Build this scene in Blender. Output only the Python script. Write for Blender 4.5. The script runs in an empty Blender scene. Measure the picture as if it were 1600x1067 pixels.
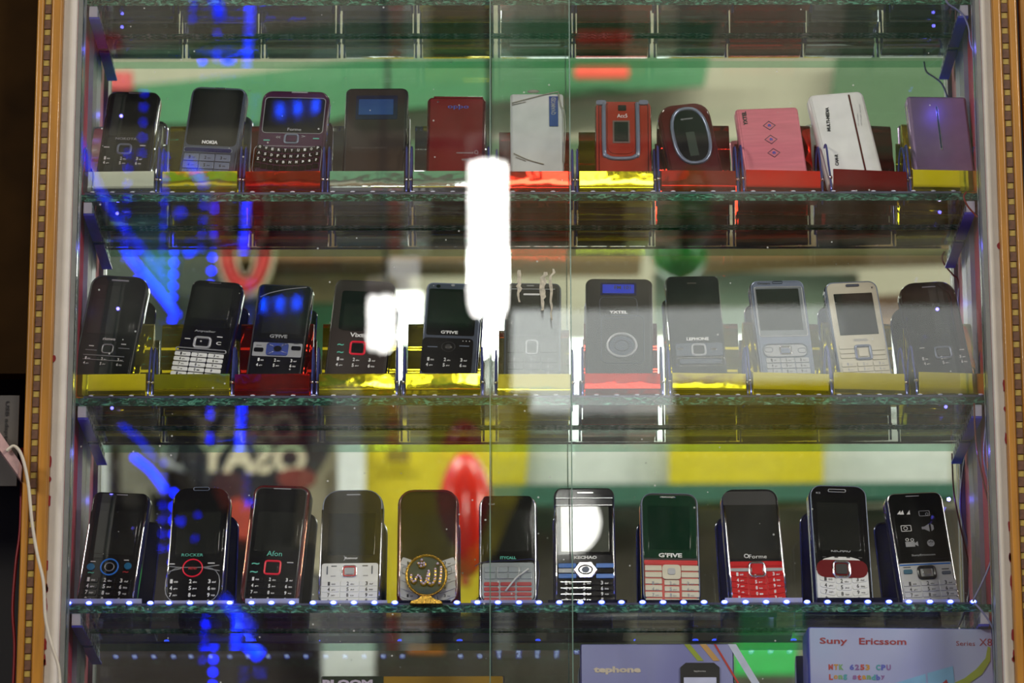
import bpy, math, random
from mathutils import Vector, Matrix
random.seed(7)
C = bpy.context.scene.collection
SC = bpy.context.scene
PI = math.pi

# ---------------------------------------------------------------- camera
FPX = 6212.0
TH = math.radians(15.5)
ROLL = math.radians(0.09)
DC = 3.451*math.cos(TH)
CAM = Vector((0.0, -DC, 1.35))
FWD = Vector((0, math.cos(TH), math.sin(TH)))
UP = Vector((0, -math.sin(TH), math.cos(TH)))
RT = Vector((1, 0, 0))
R2 = (RT*math.cos(ROLL) - UP*math.sin(ROLL))
U2 = (UP*math.cos(ROLL) + RT*math.sin(ROLL))
cd = bpy.data.cameras.new('camera'); cam = bpy.data.objects.new('camera', cd); C.objects.link(cam)
M3 = Matrix((R2, U2, -FWD)).transposed()
cam.matrix_world = Matrix.Translation(CAM) @ M3.to_4x4()
cd.sensor_width = 36.0; cd.lens = FPX/1600*36.0
cd.clip_start = 0.05; cd.clip_end = 60
cd.dof.use_dof = True; cd.dof.focus_distance = 3.46; cd.dof.aperture_fstop = 9.0
SC.camera = cam

def ray(px, py):
    return FWD*FPX + R2*(px-800) + U2*(533.5-py)
def P(px, py, Y=0.0):
    d = ray(px, py); t = (Y - CAM.y)/d.y
    return CAM + d*t
YMIR = 0.084      # mirror plane
YG = -0.026       # front glass
def RM(px, py, yv):     # point of the aisle that the back mirror shows at this pixel
    p = P(px, py, yv); return Vector((p.x, 2*YMIR - yv, p.z))
def RG(px, py, yv):     # the same for the front glass
    p = P(px, py, yv); return Vector((p.x, 2*YG - yv, p.z))

# ---------------------------------------------------------------- world, lights, exposure
w = bpy.data.worlds.new('world'); SC.world = w; w.use_nodes = True
w.node_tree.nodes['Background'].inputs[0].default_value = (0.55, 0.5, 0.42, 1)
w.node_tree.nodes['Background'].inputs[1].default_value = 0.05
SC.view_settings.view_transform = 'Standard'; SC.view_settings.look = 'None'
SC.view_settings.exposure = 0.0; SC.view_settings.gamma = 1.0
SC.view_settings.use_curve_mapping = False
cy = SC.cycles
cy.max_bounces = 24; cy.glossy_bounces = 10; cy.transparent_max_bounces = 40
cy.transmission_bounces = 12; cy.diffuse_bounces = 3
cy.sample_clamp_indirect = 6.0; cy.caustics_reflective = True; cy.blur_glossy = 0.3

def area(name, loc, target, sx, sy, power, col):
    l = bpy.data.lights.new(name, 'AREA'); l.shape = 'RECTANGLE'; l.size = sx; l.size_y = sy
    l.energy = power; l.color = col
    o = bpy.data.objects.new(name, l); C.objects.link(o); o.location = loc
    d = Vector(target) - Vector(loc); o.rotation_euler = d.to_track_quat('-Z', 'Y').to_euler()
    return o
def pointl(name, loc, power, col, r=0.01):
    l = bpy.data.lights.new(name, 'POINT'); l.energy = power; l.color = col; l.shadow_soft_size = r
    o = bpy.data.objects.new(name, l); C.objects.link(o); o.location = loc; return o
area('aisle_ceiling_light', (-3.1, -2.8, 4.1), (-0.1, 0, 2.2), 1.0, 0.5, 88, (1.0, 0.95, 0.84))
area('aisle_ceiling_light', (3.1, -2.8, 4.1), (0.1, 0, 2.2), 1.0, 0.5, 104, (1.0, 0.94, 0.82))
area('aisle_ceiling_light', (0.25, -3.7, 4.34), (0.1, 0, 2.2), 0.9, 0.12, 9, (1.0, 0.95, 0.84))
area('added_wall_fill', (-1.1, -3.3, 4.75), (-0.9, -4.4, 3.4), 1.4, 0.2, 34, (1.0, 0.96, 0.86))  # unseen fill lights added to brighten the reflected wall and banners
area('added_wall_fill', (1.1, -3.3, 4.75), (0.9, -4.4, 3.4), 1.4, 0.2, 34, (1.0, 0.96, 0.86))

area('added_blue_fill', (-2.1, -1.5, 2.4), (0, 0, 2.2), 0.10, 1.6, 3.4, (0.10, 0.14, 1.0))  # unseen blue fills added for blue glints on the phone rims
area('added_blue_fill', (2.1, -1.5, 2.4), (0, 0, 2.2), 0.10, 1.6, 3.2, (0.12, 0.12, 1.0))
# ---------------------------------------------------------------- materials
MATS = {}
def mat(key, col, rough=0.4, metal=0.0, ior=1.5, coat=0.0, var=0.08, nscale=60.0, bump=0.0, emit=None, estr=0.0, aniso=None):
    if key in MATS: return MATS[key]
    m = bpy.data.materials.new(key); m.use_nodes = True; nt = m.node_tree
    b = nt.nodes['Principled BSDF']
    tc = nt.nodes.new('ShaderNodeTexCoord'); n = nt.nodes.new('ShaderNodeTexNoise')
    n.inputs['Scale'].default_value = nscale; n.inputs['Detail'].default_value = 3
    src = tc.outputs['Object']
    if aniso:
        mp = nt.nodes.new('ShaderNodeMapping'); mp.inputs['Scale'].default_value = aniso
        nt.links.new(src, mp.inputs[0]); src = mp.outputs[0]
    nt.links.new(src, n.inputs['Vector'])
    cr = nt.nodes.new('ShaderNodeValToRGB')
    a = [max(0, c*(1-var)) for c in col]; z = [min(1, c*(1+var)) for c in col]
    cr.color_ramp.elements[0].position = 0.3; cr.color_ramp.elements[1].position = 0.7
    cr.color_ramp.elements[0].color = (*a, 1); cr.color_ramp.elements[1].color = (*z, 1)
    nt.links.new(n.outputs['Fac'], cr.inputs[0]); nt.links.new(cr.outputs[0], b.inputs['Base Color'])
    b.inputs['Roughness'].default_value = rough; b.inputs['Metallic'].default_value = metal
    b.inputs['IOR'].default_value = ior
    if coat: b.inputs['Coat Weight'].default_value = coat; b.inputs['Coat Roughness'].default_value = 0.03
    if bump:
        bp = nt.nodes.new('ShaderNodeBump'); bp.inputs['Strength'].default_value = bump; bp.inputs['Distance'].default_value = 0.002
        nt.links.new(n.outputs['Fac'], bp.inputs['Height']); nt.links.new(bp.outputs[0], b.inputs['Normal'])
    if emit:
        b.inputs['Emission Color'].default_value = (*emit, 1); b.inputs['Emission Strength'].default_value = estr
    MATS[key] = m; return m
def s2l(r, g, b):
    f = lambda c: (c/255/12.92) if c/255 <= 0.04045 else ((c/255+0.055)/1.055)**2.4
    return (f(r), f(g), f(b))
def glassmat(key, tint, dust=0.0, r0=0.034, streak=0.0):
    m = bpy.data.materials.new(key); m.use_nodes = True; nt = m.node_tree
    for n in list(nt.nodes): nt.nodes.remove(n)
    out = nt.nodes.new('ShaderNodeOutputMaterial'); mx = nt.nodes.new('ShaderNodeMixShader')
    tr = nt.nodes.new('ShaderNodeBsdfTransparent'); gl = nt.nodes.new('ShaderNodeBsdfGlossy')
    tr.inputs[0].default_value = (*tint, 1); gl.inputs['Roughness'].default_value = 0.0
    gl.inputs['Color'].default_value = (1, 1, 1, 1)
    lw = nt.nodes.new('ShaderNodeLayerWeight'); lw.inputs['Blend'].default_value = 0.5
    pw = nt.nodes.new('ShaderNodeMath'); pw.operation = 'POWER'; pw.inputs[1].default_value = 5.0
    mu = nt.nodes.new('ShaderNodeMath'); mu.operation = 'MULTIPLY_ADD'; mu.inputs[1].default_value = 1-r0; mu.inputs[2].default_value = r0
    nt.links.new(lw.outputs['Facing'], pw.inputs[0]); nt.links.new(pw.outputs[0], mu.inputs[0])
    nt.links.new(mu.outputs[0], mx.inputs[0]); nt.links.new(tr.outputs[0], mx.inputs[1]); nt.links.new(gl.outputs[0], mx.inputs[2])
    last = mx.outputs[0]
    if dust > 0:
        tc = nt.nodes.new('ShaderNodeTexCoord')
        vo = nt.nodes.new('ShaderNodeTexVoronoi'); vo.inputs['Scale'].default_value = 90
        nt.links.new(tc.outputs['Object'], vo.inputs['Vector'])
        lt = nt.nodes.new('ShaderNodeMath'); lt.operation = 'LESS_THAN'; lt.inputs[1].default_value = 0.075
        nt.links.new(vo.outputs['Distance'], lt.inputs[0])
        sp = nt.nodes.new('ShaderNodeSeparateColor'); nt.links.new(vo.outputs['Color'], sp.inputs[0])
        gt = nt.nodes.new('ShaderNodeMath'); gt.operation = 'GREATER_THAN'; gt.inputs[1].default_value = 1-dust
        nt.links.new(sp.outputs[0], gt.inputs[0])
        m1 = nt.nodes.new('ShaderNodeMath'); m1.operation = 'MULTIPLY'
        nt.links.new(lt.outputs[0], m1.inputs[0]); nt.links.new(gt.outputs[0], m1.inputs[1])
        # faint wiping smears
        mp = nt.nodes.new('ShaderNodeMapping'); mp.inputs['Scale'].default_value = (14, 14, 5); mp.inputs['Rotation'].default_value = (0, 0.5, 0)
        nz = nt.nodes.new('ShaderNodeTexNoise'); nz.inputs['Scale'].default_value = 1.5; nz.inputs['Detail'].default_value = 8
        nt.links.new(tc.outputs['Object'], mp.inputs[0]); nt.links.new(mp.outputs[0], nz.inputs['Vector'])
        rm = nt.nodes.new('ShaderNodeMapRange'); rm.inputs[1].default_value = 0.48; rm.inputs[2].default_value = 0.8
        rm.inputs[3].default_value = 0.0; rm.inputs[4].default_value = 0.018 if streak == 0 else streak
        nt.links.new(nz.outputs['Fac'], rm.inputs[0])
        m2 = nt.nodes.new('ShaderNodeMath'); m2.operation = 'MAXIMUM'
        m3 = nt.nodes.new('ShaderNodeMath'); m3.operation = 'MULTIPLY'; m3.inputs[1].default_value = 0.55
        nt.links.new(m1.outputs[0], m3.inputs[0]); nt.links.new(m3.outputs[0], m2.inputs[0]); nt.links.new(rm.outputs[0], m2.inputs[1])
        df = nt.nodes.new('ShaderNodeBsdfDiffuse'); df.inputs[0].default_value = (0.75, 0.77, 0.74, 1)
        mx2 = nt.nodes.new('ShaderNodeMixShader')
        nt.links.new(m2.outputs[0], mx2.inputs[0]); nt.links.new(last, mx2.inputs[1]); nt.links.new(df.outputs[0], mx2.inputs[2])
        last = mx2.outputs[0]
    nt.links.new(last, out.inputs[0]); MATS[key] = m; return m

black = mat('gloss_black', (0.008, 0.008, 0.010), 0.06, ior=1.5, coat=0.3)
mblack = mat('satin_black', (0.018, 0.018, 0.02), 0.35)
sglass = mat('screen_glass', (0.008, 0.009, 0.010), 0.02, ior=1.75)
lcd = mat('dark_display', (0.016, 0.018, 0.017), 0.03, ior=1.75)
lcdblue = mat('blue_display', s2l(52, 78, 130), 0.08, ior=1.6)
lcdlight = mat('light_display', s2l(150, 160, 150), 0.04, ior=1.9)
lcdpale = mat('pale_display', s2l(120, 126, 130), 0.04, ior=1.8)
chrome = mat('chrome_trim', (0.75, 0.75, 0.78), 0.14, 1.0)
silver = mat('silver_paint', s2l(170, 172, 176), 0.3, 0.25)
silverblue = mat('blue_silver_paint', s2l(128, 138, 160), 0.28, 0.4)
gun = mat('gunmetal_paint', s2l(84, 92, 108), 0.3, 0.4)
white = mat('white_plastic', s2l(226, 228, 226), 0.25, coat=0.4)
cream = mat('cream_plastic', s2l(205, 200, 180), 0.3, 0.15)
redg = mat('red_gloss', s2l(200, 22, 30), 0.18, coat=0.5)
maroon = mat('maroon_gloss', s2l(112, 28, 34), 0.12, ior=1.6, coat=0.3)
maroond = mat('dark_red_gloss', s2l(80, 12, 22), 0.1, coat=0.5)
redcl = mat('brick_red_satin', s2l(160, 48, 34), 0.3, 0.2)
pink = mat('brushed_pink', s2l(224, 130, 145), 0.35, 0.25, bump=0.05, nscale=25, aniso=(1, 1, 14))
lilac = mat('lilac_metal', s2l(165, 138, 180), 0.3, 0.55)
plum = mat('plum_plastic', s2l(66, 32, 58), 0.22, coat=0.3)
navy = mat('navy_gloss', s2l(24, 30, 90), 0.15, 0.3, coat=0.5)
brown = mat('brown_black_plastic', s2l(52, 44, 42), 0.3)
blueg = mat('blue_gloss', s2l(10, 100, 190), 0.2, coat=0.4)
teal = mat('teal_gloss', s2l(60, 120, 120), 0.3)
prw = mat('white_print', s2l(225, 225, 225), 0.5, emit=None)
prg = mat('grey_print', s2l(150, 152, 156), 0.5)
prd = mat('dark_print', s2l(40, 40, 46), 0.5)
prb = mat('blue_print', s2l(60, 90, 190), 0.4)
prt = mat('teal_print', s2l(90, 190, 170), 0.5)
prr = mat('red_print', s2l(190, 30, 40), 0.5)
redglow = mat('lit_red_ring', s2l(190, 16, 40), 0.25, emit=(0.9, 0.02, 0.06), estr=0.25)
blueglow = mat('lit_blue_ring', s2l(30, 90, 190), 0.25, emit=(0.05, 0.3, 0.9), estr=0.15)
bluekey = mat('blue_call_key', s2l(20, 110, 160), 0.25, coat=0.5)
ACR = {'y': mat('yellow_mirror_acrylic', s2l(226, 214, 40), 0.04, 0.92, bump=0.17, nscale=22, var=0.03),
       'r': mat('red_mirror_acrylic', s2l(215, 42, 26), 0.04, 0.92, bump=0.17, nscale=22, var=0.03),
       'd': mat('dark_red_mirror_acrylic', s2l(150, 20, 24), 0.04, 0.92, bump=0.08, nscale=22, var=0.03),
       'c': mat('clear_mirror_acrylic', s2l(214, 224, 226), 0.04, 0.92, bump=0.17, nscale=22, var=0.02)}
ACE = {'y': mat('yellow_acrylic_edge', s2l(240, 225, 60), 0.15, 0.3, ior=1.7), 'r': mat('red_acrylic_edge', s2l(235, 60, 40), 0.15, 0.3, ior=1.7),
       'd': mat('dark_red_acrylic_edge', s2l(190, 40, 40), 0.15, 0.3), 'c': mat('clear_acrylic_edge', s2l(200, 215, 235), 0.1, 0.6)}
acedge = mat('blue_tinted_acrylic', s2l(96, 108, 190), 0.1, 0.6, coat=0.6)
frost = mat('frosted_acrylic', s2l(178, 182, 205), 0.25, coat=0.3)
darkac = mat('smoke_acrylic', s2l(16, 20, 44), 0.12, coat=0.6)

# ---------------------------------------------------------------- mesh helpers (local x right, z up, -y towards viewer)
def newobj(name, me, m=None, parent=None, loc=None, rot=None):
    if m is not None and not me.materials: me.materials.append(m)
    o = bpy.data.objects.new(name, me); C.objects.link(o)
    if parent is not None: o.parent = parent
    if loc is not None: o.location = loc
    if rot is not None: o.rotation_euler = rot
    return o
def meshof(name, v, f, smooth=False, mats=None, midx=None):
    me = bpy.data.meshes.new(name); me.from_pydata([tuple(x) for x in v], [], f); me.update()
    if smooth is True:
        me.polygons.foreach_set('use_smooth', [True]*len(me.polygons))
    elif smooth:
        me.polygons.foreach_set('use_smooth', smooth)
    if mats:
        for m in mats: me.materials.append(m)
        me.polygons.foreach_set('material_index', midx)
    return me
def boxv(x0, x1, y0, y1, z0, z1):
    v = [(x0,y0,z0),(x1,y0,z0),(x1,y1,z0),(x0,y1,z0),(x0,y0,z1),(x1,y0,z1),(x1,y1,z1),(x0,y1,z1)]
    f = [(0,3,2,1),(4,5,6,7),(0,1,5,4),(1,2,6,5),(2,3,7,6),(3,0,4,7)]
    return v, f
def box(name, x0, x1, y0, y1, z0, z1, m, parent=None, bev=0.0):
    if bev:
        ol = rrect(x1-x0, z1-z0, bev, bev, 2)
        me = prism(name, ol, -(y1), -(y0), bev, lambda i: rrect(x1-x0-2*i, z1-z0-2*i, max(bev-i, 1e-5), max(bev-i, 1e-5), 2))
        return newobj(name, me, m, parent, loc=((x0+x1)/2, 0, (z0+z1)/2))
    v, f = boxv(x0, x1, y0, y1, z0, z1)
    return newobj(name, meshof(name, v, f), m, parent)
def rrect(w, h, rt, rb, n=4, bulge=0.0):
    """outline counter-clockwise seen by the viewer, centred, as (x, z)"""
    pts = []
    rt = min(rt, w/2-1e-6, h/2-1e-6); rb = min(rb, w/2-1e-6, h/2-1e-6)
    for cx, cz, r, a0 in ((w/2-rb, -h/2+rb, rb, -90), (w/2-rt, h/2-rt, rt, 0), (-w/2+rt, h/2-rt, rt, 90), (-w/2+rb, -h/2+rb, rb, 180)):
        for i in range(n+1):
            a = math.radians(a0 + 90*i/n)
            x = cx+r*math.cos(a); z = cz+r*math.sin(a)
            if bulge and z > 0: z += bulge*(1-(2*x/w)**2)
            pts.append((x, z))
    return pts
def ell(w, h, n=24, p=2.0):
    o = []
    for i in range(n):
        a = 2*PI*i/n; c, s = math.cos(a), math.sin(a)
        o.append((math.copysign(abs(c)**(2/p), c)*w/2, math.copysign(abs(s)**(2/p), s)*h/2))
    return o
def prism(name, ol, w0, w1, bev=0.0, inset=None):
    """solid between w0 (back) and w1 (front); w is measured towards the viewer"""
    n = len(ol); rings = []
    if bev and inset: rings = [(inset(bev), w0), (ol, w0+bev), (ol, w1-bev), (inset(bev*0.4), w1-bev*0.25), (inset(bev), w1)]
    else: rings = [(ol, w0), (ol, w1)]
    v = []; f = []; sm = []
    for o, wv in rings: v += [(x, -wv, z) for x, z in o]
    for k in range(len(rings)-1):
        for i in range(n):
            j = (i+1) % n
            f.append((k*n+i, k*n+j, (k+1)*n+j, (k+1)*n+i)); sm.append(bool(bev))
    f.append(tuple(range(n-1, -1, -1))); sm.append(False)
    t = (len(rings)-1)*n; f.append(tuple(range(t, t+n))); sm.append(False)
    return meshof(name, v, f, sm)
def ringmesh(name, oo, oi, w0, w1, mid=None):
    """frame between an outer and an inner outline, rounded front"""
    n = len(oo); v = []; f = []
    om = [((a[0]+b[0])/2, (a[1]+b[1])/2) for a, b in zip(oo, oi)]
    wm = w1 if mid is None else mid
    rings = [(oi, w0), (oo, w0), (oo, w0+(w1-w0)*0.55), ([((a[0]*3+b[0])/4, (a[1]*3+b[1])/4) for a, b in zip(oo, om)], w0+(w1-w0)*0.9), (om, w1), (oi, w0+(w1-w0)*0.6)]
    for o, wv in rings: v += [(x, -wv, z) for x, z in o]
    m = len(rings)
    for k in range(m):
        for i in range(n):
            j = (i+1) % n; a = k*n; b = ((k+1) % m)*n
            f.append((a+i, a+j, b+j, b+i))
    return meshof(name, v, f, True)
def tube(name, pts, r, m, parent=None, n=8, res=6, cyclic=False):
    """smooth tube through points"""
    pts = [Vector(p) for p in pts]; P2 = []
    N = len(pts)
    if res > 1 and N > 2:
        rng = range(N if cyclic else N-1)
        for i in rng:
            p0 = pts[(i-1) % N] if (cyclic or i > 0) else pts[0]; p1 = pts[i % N]; p2 = pts[(i+1) % N]
            p3 = pts[(i+2) % N] if (cyclic or i+2 < N) else pts[-1]
            for k in range(res):
                t = k/res
                P2.append(0.5*((2*p1)+(p2-p0)*t+(2*p0-5*p1+4*p2-p3)*t*t+(3*p1-p0-3*p2+p3)*t**3))
        if not cyclic: P2.append(pts[-1])
    else: P2 = pts
    v = []; f = []; K = len(P2)
    for i, p in enumerate(P2):
        a = P2[(i-1) % K] if (cyclic or i > 0) else P2[0]; b = P2[(i+1) % K] if (cyclic or i < K-1) else P2[-1]
        d = (b-a).normalized(); up = Vector((0.01, 1, 0.02)) if abs(d.y) < 0.9 else Vector((1, 0, 0))
        s = d.cross(up).normalized(); t = s.cross(d)
        for k in range(n):
            an = 2*PI*k/n; v.append(p + s*(r*math.cos(an)) + t*(r*math.sin(an)))
    for i in range(K if cyclic else K-1):
        for k in range(n):
            a = i*n; b = ((i+1) % K)*n; f.append((a+k, a+(k+1) % n, b+(k+1) % n, b+k))
    if not cyclic:
        f.append(tuple(range(n-1, -1, -1))); f.append(tuple(range((K-1)*n, K*n)))
    me = meshof(name, v, f, True)
    return newobj(name, me, m, parent)
def spheremesh(name, r, nu=10, nv=6, sx=1, sy=1, sz=1):
    v = [(0, 0, r*sz)]; f = []
    for j in range(1, nv):
        a = PI*j/nv
        for i in range(nu):
            b = 2*PI*i/nu; v.append((r*sx*math.sin(a)*math.cos(b), r*sy*math.sin(a)*math.sin(b), r*sz*math.cos(a)))
    v.append((0, 0, -r*sz)); L = len(v)-1
    for i in range(nu): f.append((0, 1+i, 1+(i+1) % nu)); f.append((L, L-nu+(i+1) % nu, L-nu+i))
    for j in range(nv-2):
        for i in range(nu):
            a = 1+j*nu; f.append((a+i, a+nu+i, a+nu+(i+1) % nu, a+(i+1) % nu))
    return meshof(name, v, f, True)
GLY = {}
def glyph(s, bold=0.0, sp=1.0, shear=0.0):
    k = (s, bold, sp, shear)
    if k in GLY: return GLY[k]
    cu = bpy.data.curves.new('t', 'FONT'); cu.body = s; cu.size = 1; cu.resolution_u = 2; cu.offset = bold; cu.space_character = sp; cu.shear = shear
    o = bpy.data.objects.new('t', cu); me = bpy.data.meshes.new_from_object(o)
    V = [tuple(v.co) for v in me.vertices]; F = [tuple(p.vertices) for p in me.polygons]
    bpy.data.objects.remove(o); bpy.data.curves.remove(cu); bpy.data.meshes.remove(me)
    x0 = min(v[0] for v in V); x1 = max(v[0] for v in V); y0 = min(v[1] for v in V); y1 = max(v[1] for v in V)
    W = max(x1-x0, 1e-5); H = max(y1-y0, 1e-5)
    V = [((v[0]-(x0+x1)/2)/W, (v[1]-(y0+y1)/2)/H) for v in V]
    GLY[k] = (V, F); return GLY[k]
def textgeo(items, wv, thick=0.00006):
    """items (string, cx, cz, width, height, angle[, bold]) on the plane w"""
    v = []; f = []
    for it in items:
        s, cx, cz, W, H, an = it[:6]; V, F = glyph(s, it[6] if len(it) > 6 else 0.02, 1.0)
        b = len(v); c, sn = math.cos(an), math.sin(an)
        for x, y in V:
            x *= W; y *= H; v.append((cx+x*c-y*sn, -wv, cz+x*sn+y*c))
        f += [tuple(b+i for i in p) for p in F]
    return v, f
def empty(name, label, cat, group=None, loc=(0, 0, 0)):
    o = bpy.data.objects.new(name, None); C.objects.link(o); o.empty_display_size = 0.02
    o.location = loc; o['label'] = label; o['category'] = cat
    if group: o['group'] = group
    return o
def tag(o, label, cat, group=None):
    o['label'] = label; o['category'] = cat
    if group: o['group'] = group
    return o
def struct(o): o['kind'] = 'structure'; return o

# ================================================================ THE SETTING: cabinet, wall, aisle
XL = P(106, 533, -0.05).x; XR = P(1550, 533, -0.05).x
ZLO = P(800, 1330, 0).z; ZHI = P(800, -110, 0).z
whitewood = mat('chipped_white_paint', s2l(212, 206, 196), 0.5, var=0.05, nscale=40, bump=0.3)
oak = mat('varnished_golden_wood', s2l(168, 114, 30), 0.36, coat=0.15, var=0.3, nscale=9, bump=0.12, aniso=(14, 14, 1.0))
inl_d = mat('dark_inlay_wood', s2l(92, 58, 36), 0.45, var=0.3, nscale=200)
inl_l = mat('pale_inlay_wood', s2l(160, 136, 58), 0.4, var=0.2, nscale=200)
redpaint = mat('red_painted_side', s2l(172, 36, 66), 0.5, var=0.25, nscale=25)
channel = mat('grey_metal_channel', s2l(130, 128, 146), 0.35, 0.5)
aluminium = mat('bright_aluminium', s2l(150, 152, 150), 0.45, 0.6)
browndk = mat('dark_brown_wall_paint', s2l(44, 28, 8), 0.75, ior=1.15, var=0.4, nscale=14, bump=0.2)
blackbrown = mat('black_brown_board', s2l(16, 12, 10), 0.7)  # even black-brown of the right wall and the backs
dab = mat('red_paint_spot', s2l(140, 20, 28), 0.5)
mir = bpy.data.materials.new('silver_mirror'); mir.use_nodes = True
_b = mir.node_tree.nodes['Principled BSDF']; _b.inputs['Metallic'].default_value = 1; _b.inputs['Roughness'].default_value = 0.0
_n = mir.node_tree.nodes.new('ShaderNodeTexNoise'); _n.inputs['Scale'].default_value = 6
_r = mir.node_tree.nodes.new('ShaderNodeValToRGB'); _r.color_ramp.elements[0].color = (0.80, 0.86, 0.82, 1); _r.color_ramp.elements[1].color = (0.86, 0.90, 0.87, 1)
mir.node_tree.links.new(_n.outputs['Fac'], _r.inputs[0]); mir.node_tree.links.new(_r.outputs[0], _b.inputs['Base Color'])

cab = empty('display_cabinet', 'tall phone display cabinet with mirror back, white frame and inlaid golden wood trim', 'cabinet', loc=(0, 0, 0))
box('back_mirror', XL-0.011, XR+0.011, YMIR, YMIR+0.004, ZLO, ZHI, mir, cab)
for sgn, xe in ((-1, XL), (1, XR)):
    a = (xe-0.012, xe) if sgn < 0 else (xe, xe+0.012)
    box('side_panel', a[0], a[1], -0.044, YMIR-0.0005, ZLO, ZHI, redpaint, cab)
    b = (xe, xe+0.004) if sgn < 0 else (xe-0.004, xe)
    box('corner_channel', b[0], b[1], 0.052, YMIR-0.0005, ZLO, ZHI, channel, cab)
    box('glass_runner', b[0], b[1], -0.044, -0.014, ZLO, ZHI, aluminium, cab)
    wpx = (83, 106) if sgn < 0 else (1550, 1568)
    xa = P(wpx[0], 533, -0.05).x; xb = P(wpx[1], 533, -0.05).x
    fp = box('frame_post', xa, xb, -0.052, -0.0445, ZLO, ZHI, whitewood, cab, bev=0.0015)
    # red paint spots along the outer edge
    rr = random.Random(3)
    ex = xa if sgn < 0 else xb
    for k in range(11):
        z = rr.uniform(P(0, 1060, 0).z, P(0, 560, 0).z if sgn < 0 else P(0, 380, 0).z)
        v = []; n = 9; rx = rr.uniform(0.0008, 0.002); rz = rr.uniform(0.002, 0.008)
        for i in range(n): v.append((math.cos(2*PI*i/n)*rx*rr.uniform(.6, 1.2), math.sin(2*PI*i/n)*rz*rr.uniform(.6, 1.2)))
        newobj('paint_spot', prism('paint_spot', v, 0.0524, 0.0529), dab, cab, loc=(ex-sgn*0.0012, 0, z))
    # golden trim with a channel of inlaid blocks
    wx = (43, 83) if sgn < 0 else (1568, 1607)
    x0 = P(wx[0], 533, -0.055).x; x1 = P(wx[1], 533, -0.055).x; W = x1-x0
    ic = x0+W*0.5 if sgn > 0 else x0+W*0.42
    t1 = box('wood_trim', x0, ic-0.0034, -0.060, -0.0445, ZLO, ZHI, oak, cab, bev=0.0016)
    t2 = box('wood_trim', ic+0.0034, x1, -0.060, -0.0445, ZLO, ZHI, oak, cab, bev=0.0016)
    base = box('inlay_channel', ic-0.0034, ic+0.0034, -0.0565, -0.0445, ZLO, ZHI, oak, cab)
    per = 24.6/1735; k = 0; z = ZLO+0.002
    dv, dfc = boxv(-0.0026, 0.0026, -0.0580, -0.0566, 0, per*0.56); lv, lfc = boxv(-0.0024, 0.0024, -0.0576, -0.0566, 0, per*0.34)
    dme = meshof('dark_block', dv, dfc); lme = meshof('pale_block', lv, lfc); dme.materials.append(inl_d); lme.materials.append(inl_l)
    while z < ZHI-0.02:
        o = newobj('inlay_block', dme, None, base, loc=(ic+rr.uniform(-.0003, .0003), 0, z)); 
        o = newobj('inlay_block', lme, None, base, loc=(ic+rr.uniform(-.0003, .0003), 0, z+per*0.6)); z += per
# second trim beyond the dark gap on the right
xg0 = P(1611, 533, -0.05).x
box('wood_trim', xg0, xg0+0.03, -0.056, -0.0445, ZLO, ZHI, oak, cab, bev=0.0016)
o = box('wall_right', P(1608, 533, -0.05).x, 1.6, 0.01, 0.03, 0, 4.9, blackbrown); struct(o)
o = box('wall_left', -1.6, P(42, 533, -0.03).x, -0.030, -0.010, P(0, 650, 0).z+0.03, 4.9, browndk); struct(o)
o = box('wall_back', -1.6, 1.6, 0.16, 0.20, 0, 4.9, blackbrown); struct(o)
box('cabinet_back', XL-0.05, XR+0.05, 0.090, 0.10, ZLO, ZHI, blackbrown, cab)

# ---- shelves
edge = bpy.data.materials.new('green_glass_edge'); edge.use_nodes = True
nt = edge.node_tree; b = nt.nodes['Principled BSDF']; tc = nt.nodes.new('ShaderNodeTexCoord')
mp = nt.nodes.new('ShaderNodeMapping'); mp.inputs['Scale'].default_value = (1, 1, 2.4)
n1 = nt.nodes.new('ShaderNodeTexNoise'); n1.inputs['Scale'].default_value = 140; n1.inputs['Detail'].default_value = 5; n1.inputs['Distortion'].default_value = 1.2
cr = nt.nodes.new('ShaderNodeValToRGB'); e = cr.color_ramp.elements
e[0].position = 0.30; e[0].color = (0.001, 0.012, 0.008, 1); e[1].position = 0.72; e[1].color = (0.12, 0.42, 0.28, 1)
q = e.new(0.52); q.color = (0.004, 0.055, 0.034, 1)
nt.links.new(tc.outputs['Object'], mp.inputs[0]); nt.links.new(mp.outputs[0], n1.inputs['Vector']); nt.links.new(n1.outputs['Fac'], cr.inputs[0])
nt.links.new(cr.outputs[0], b.inputs['Base Color']); b.inputs['Roughness'].default_value = 0.12; b.inputs['Coat Weight'].default_value = 0.6
bp = nt.nodes.new('ShaderNodeBump'); bp.inputs['Strength'].default_value = 0.9; bp.inputs['Distance'].default_value = 0.003
nt.links.new(n1.outputs['Fac'], bp.inputs['Height']); nt.links.new(bp.outputs[0], b.inputs['Normal'])
edgeb = edge.copy(); edgeb.name = 'green_glass_rear_edge_brightened'  # brighter copy of the edge, its sparkle painted into the colours
for _q in edgeb.node_tree.nodes:
    if _q.type == 'VALTORGB':
        for _e, _c in zip(_q.color_ramp.elements, ((0.01, 0.08, 0.05, 1), (0.08, 0.34, 0.24, 1), (0.65, 0.95, 0.85, 1))): _e.color = _c
_o = nt.nodes['Material Output']; _t = nt.nodes.new('ShaderNodeBsdfTransparent'); _t.inputs[0].default_value = (0.55, 0.8, 0.68, 1)
_g = nt.nodes.new('ShaderNodeNewGeometry'); _m = nt.nodes.new('ShaderNodeMixShader')
nt.links.new(_g.outputs['Backfacing'], _m.inputs[0]); nt.links.new(b.outputs[0], _m.inputs[1]); nt.links.new(_t.outputs[0], _m.inputs[2]); nt.links.new(_m.outputs[0], _o.inputs[0])
shelfglass = glassmat('shelf_glass', (0.972, 0.99, 0.984))
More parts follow.
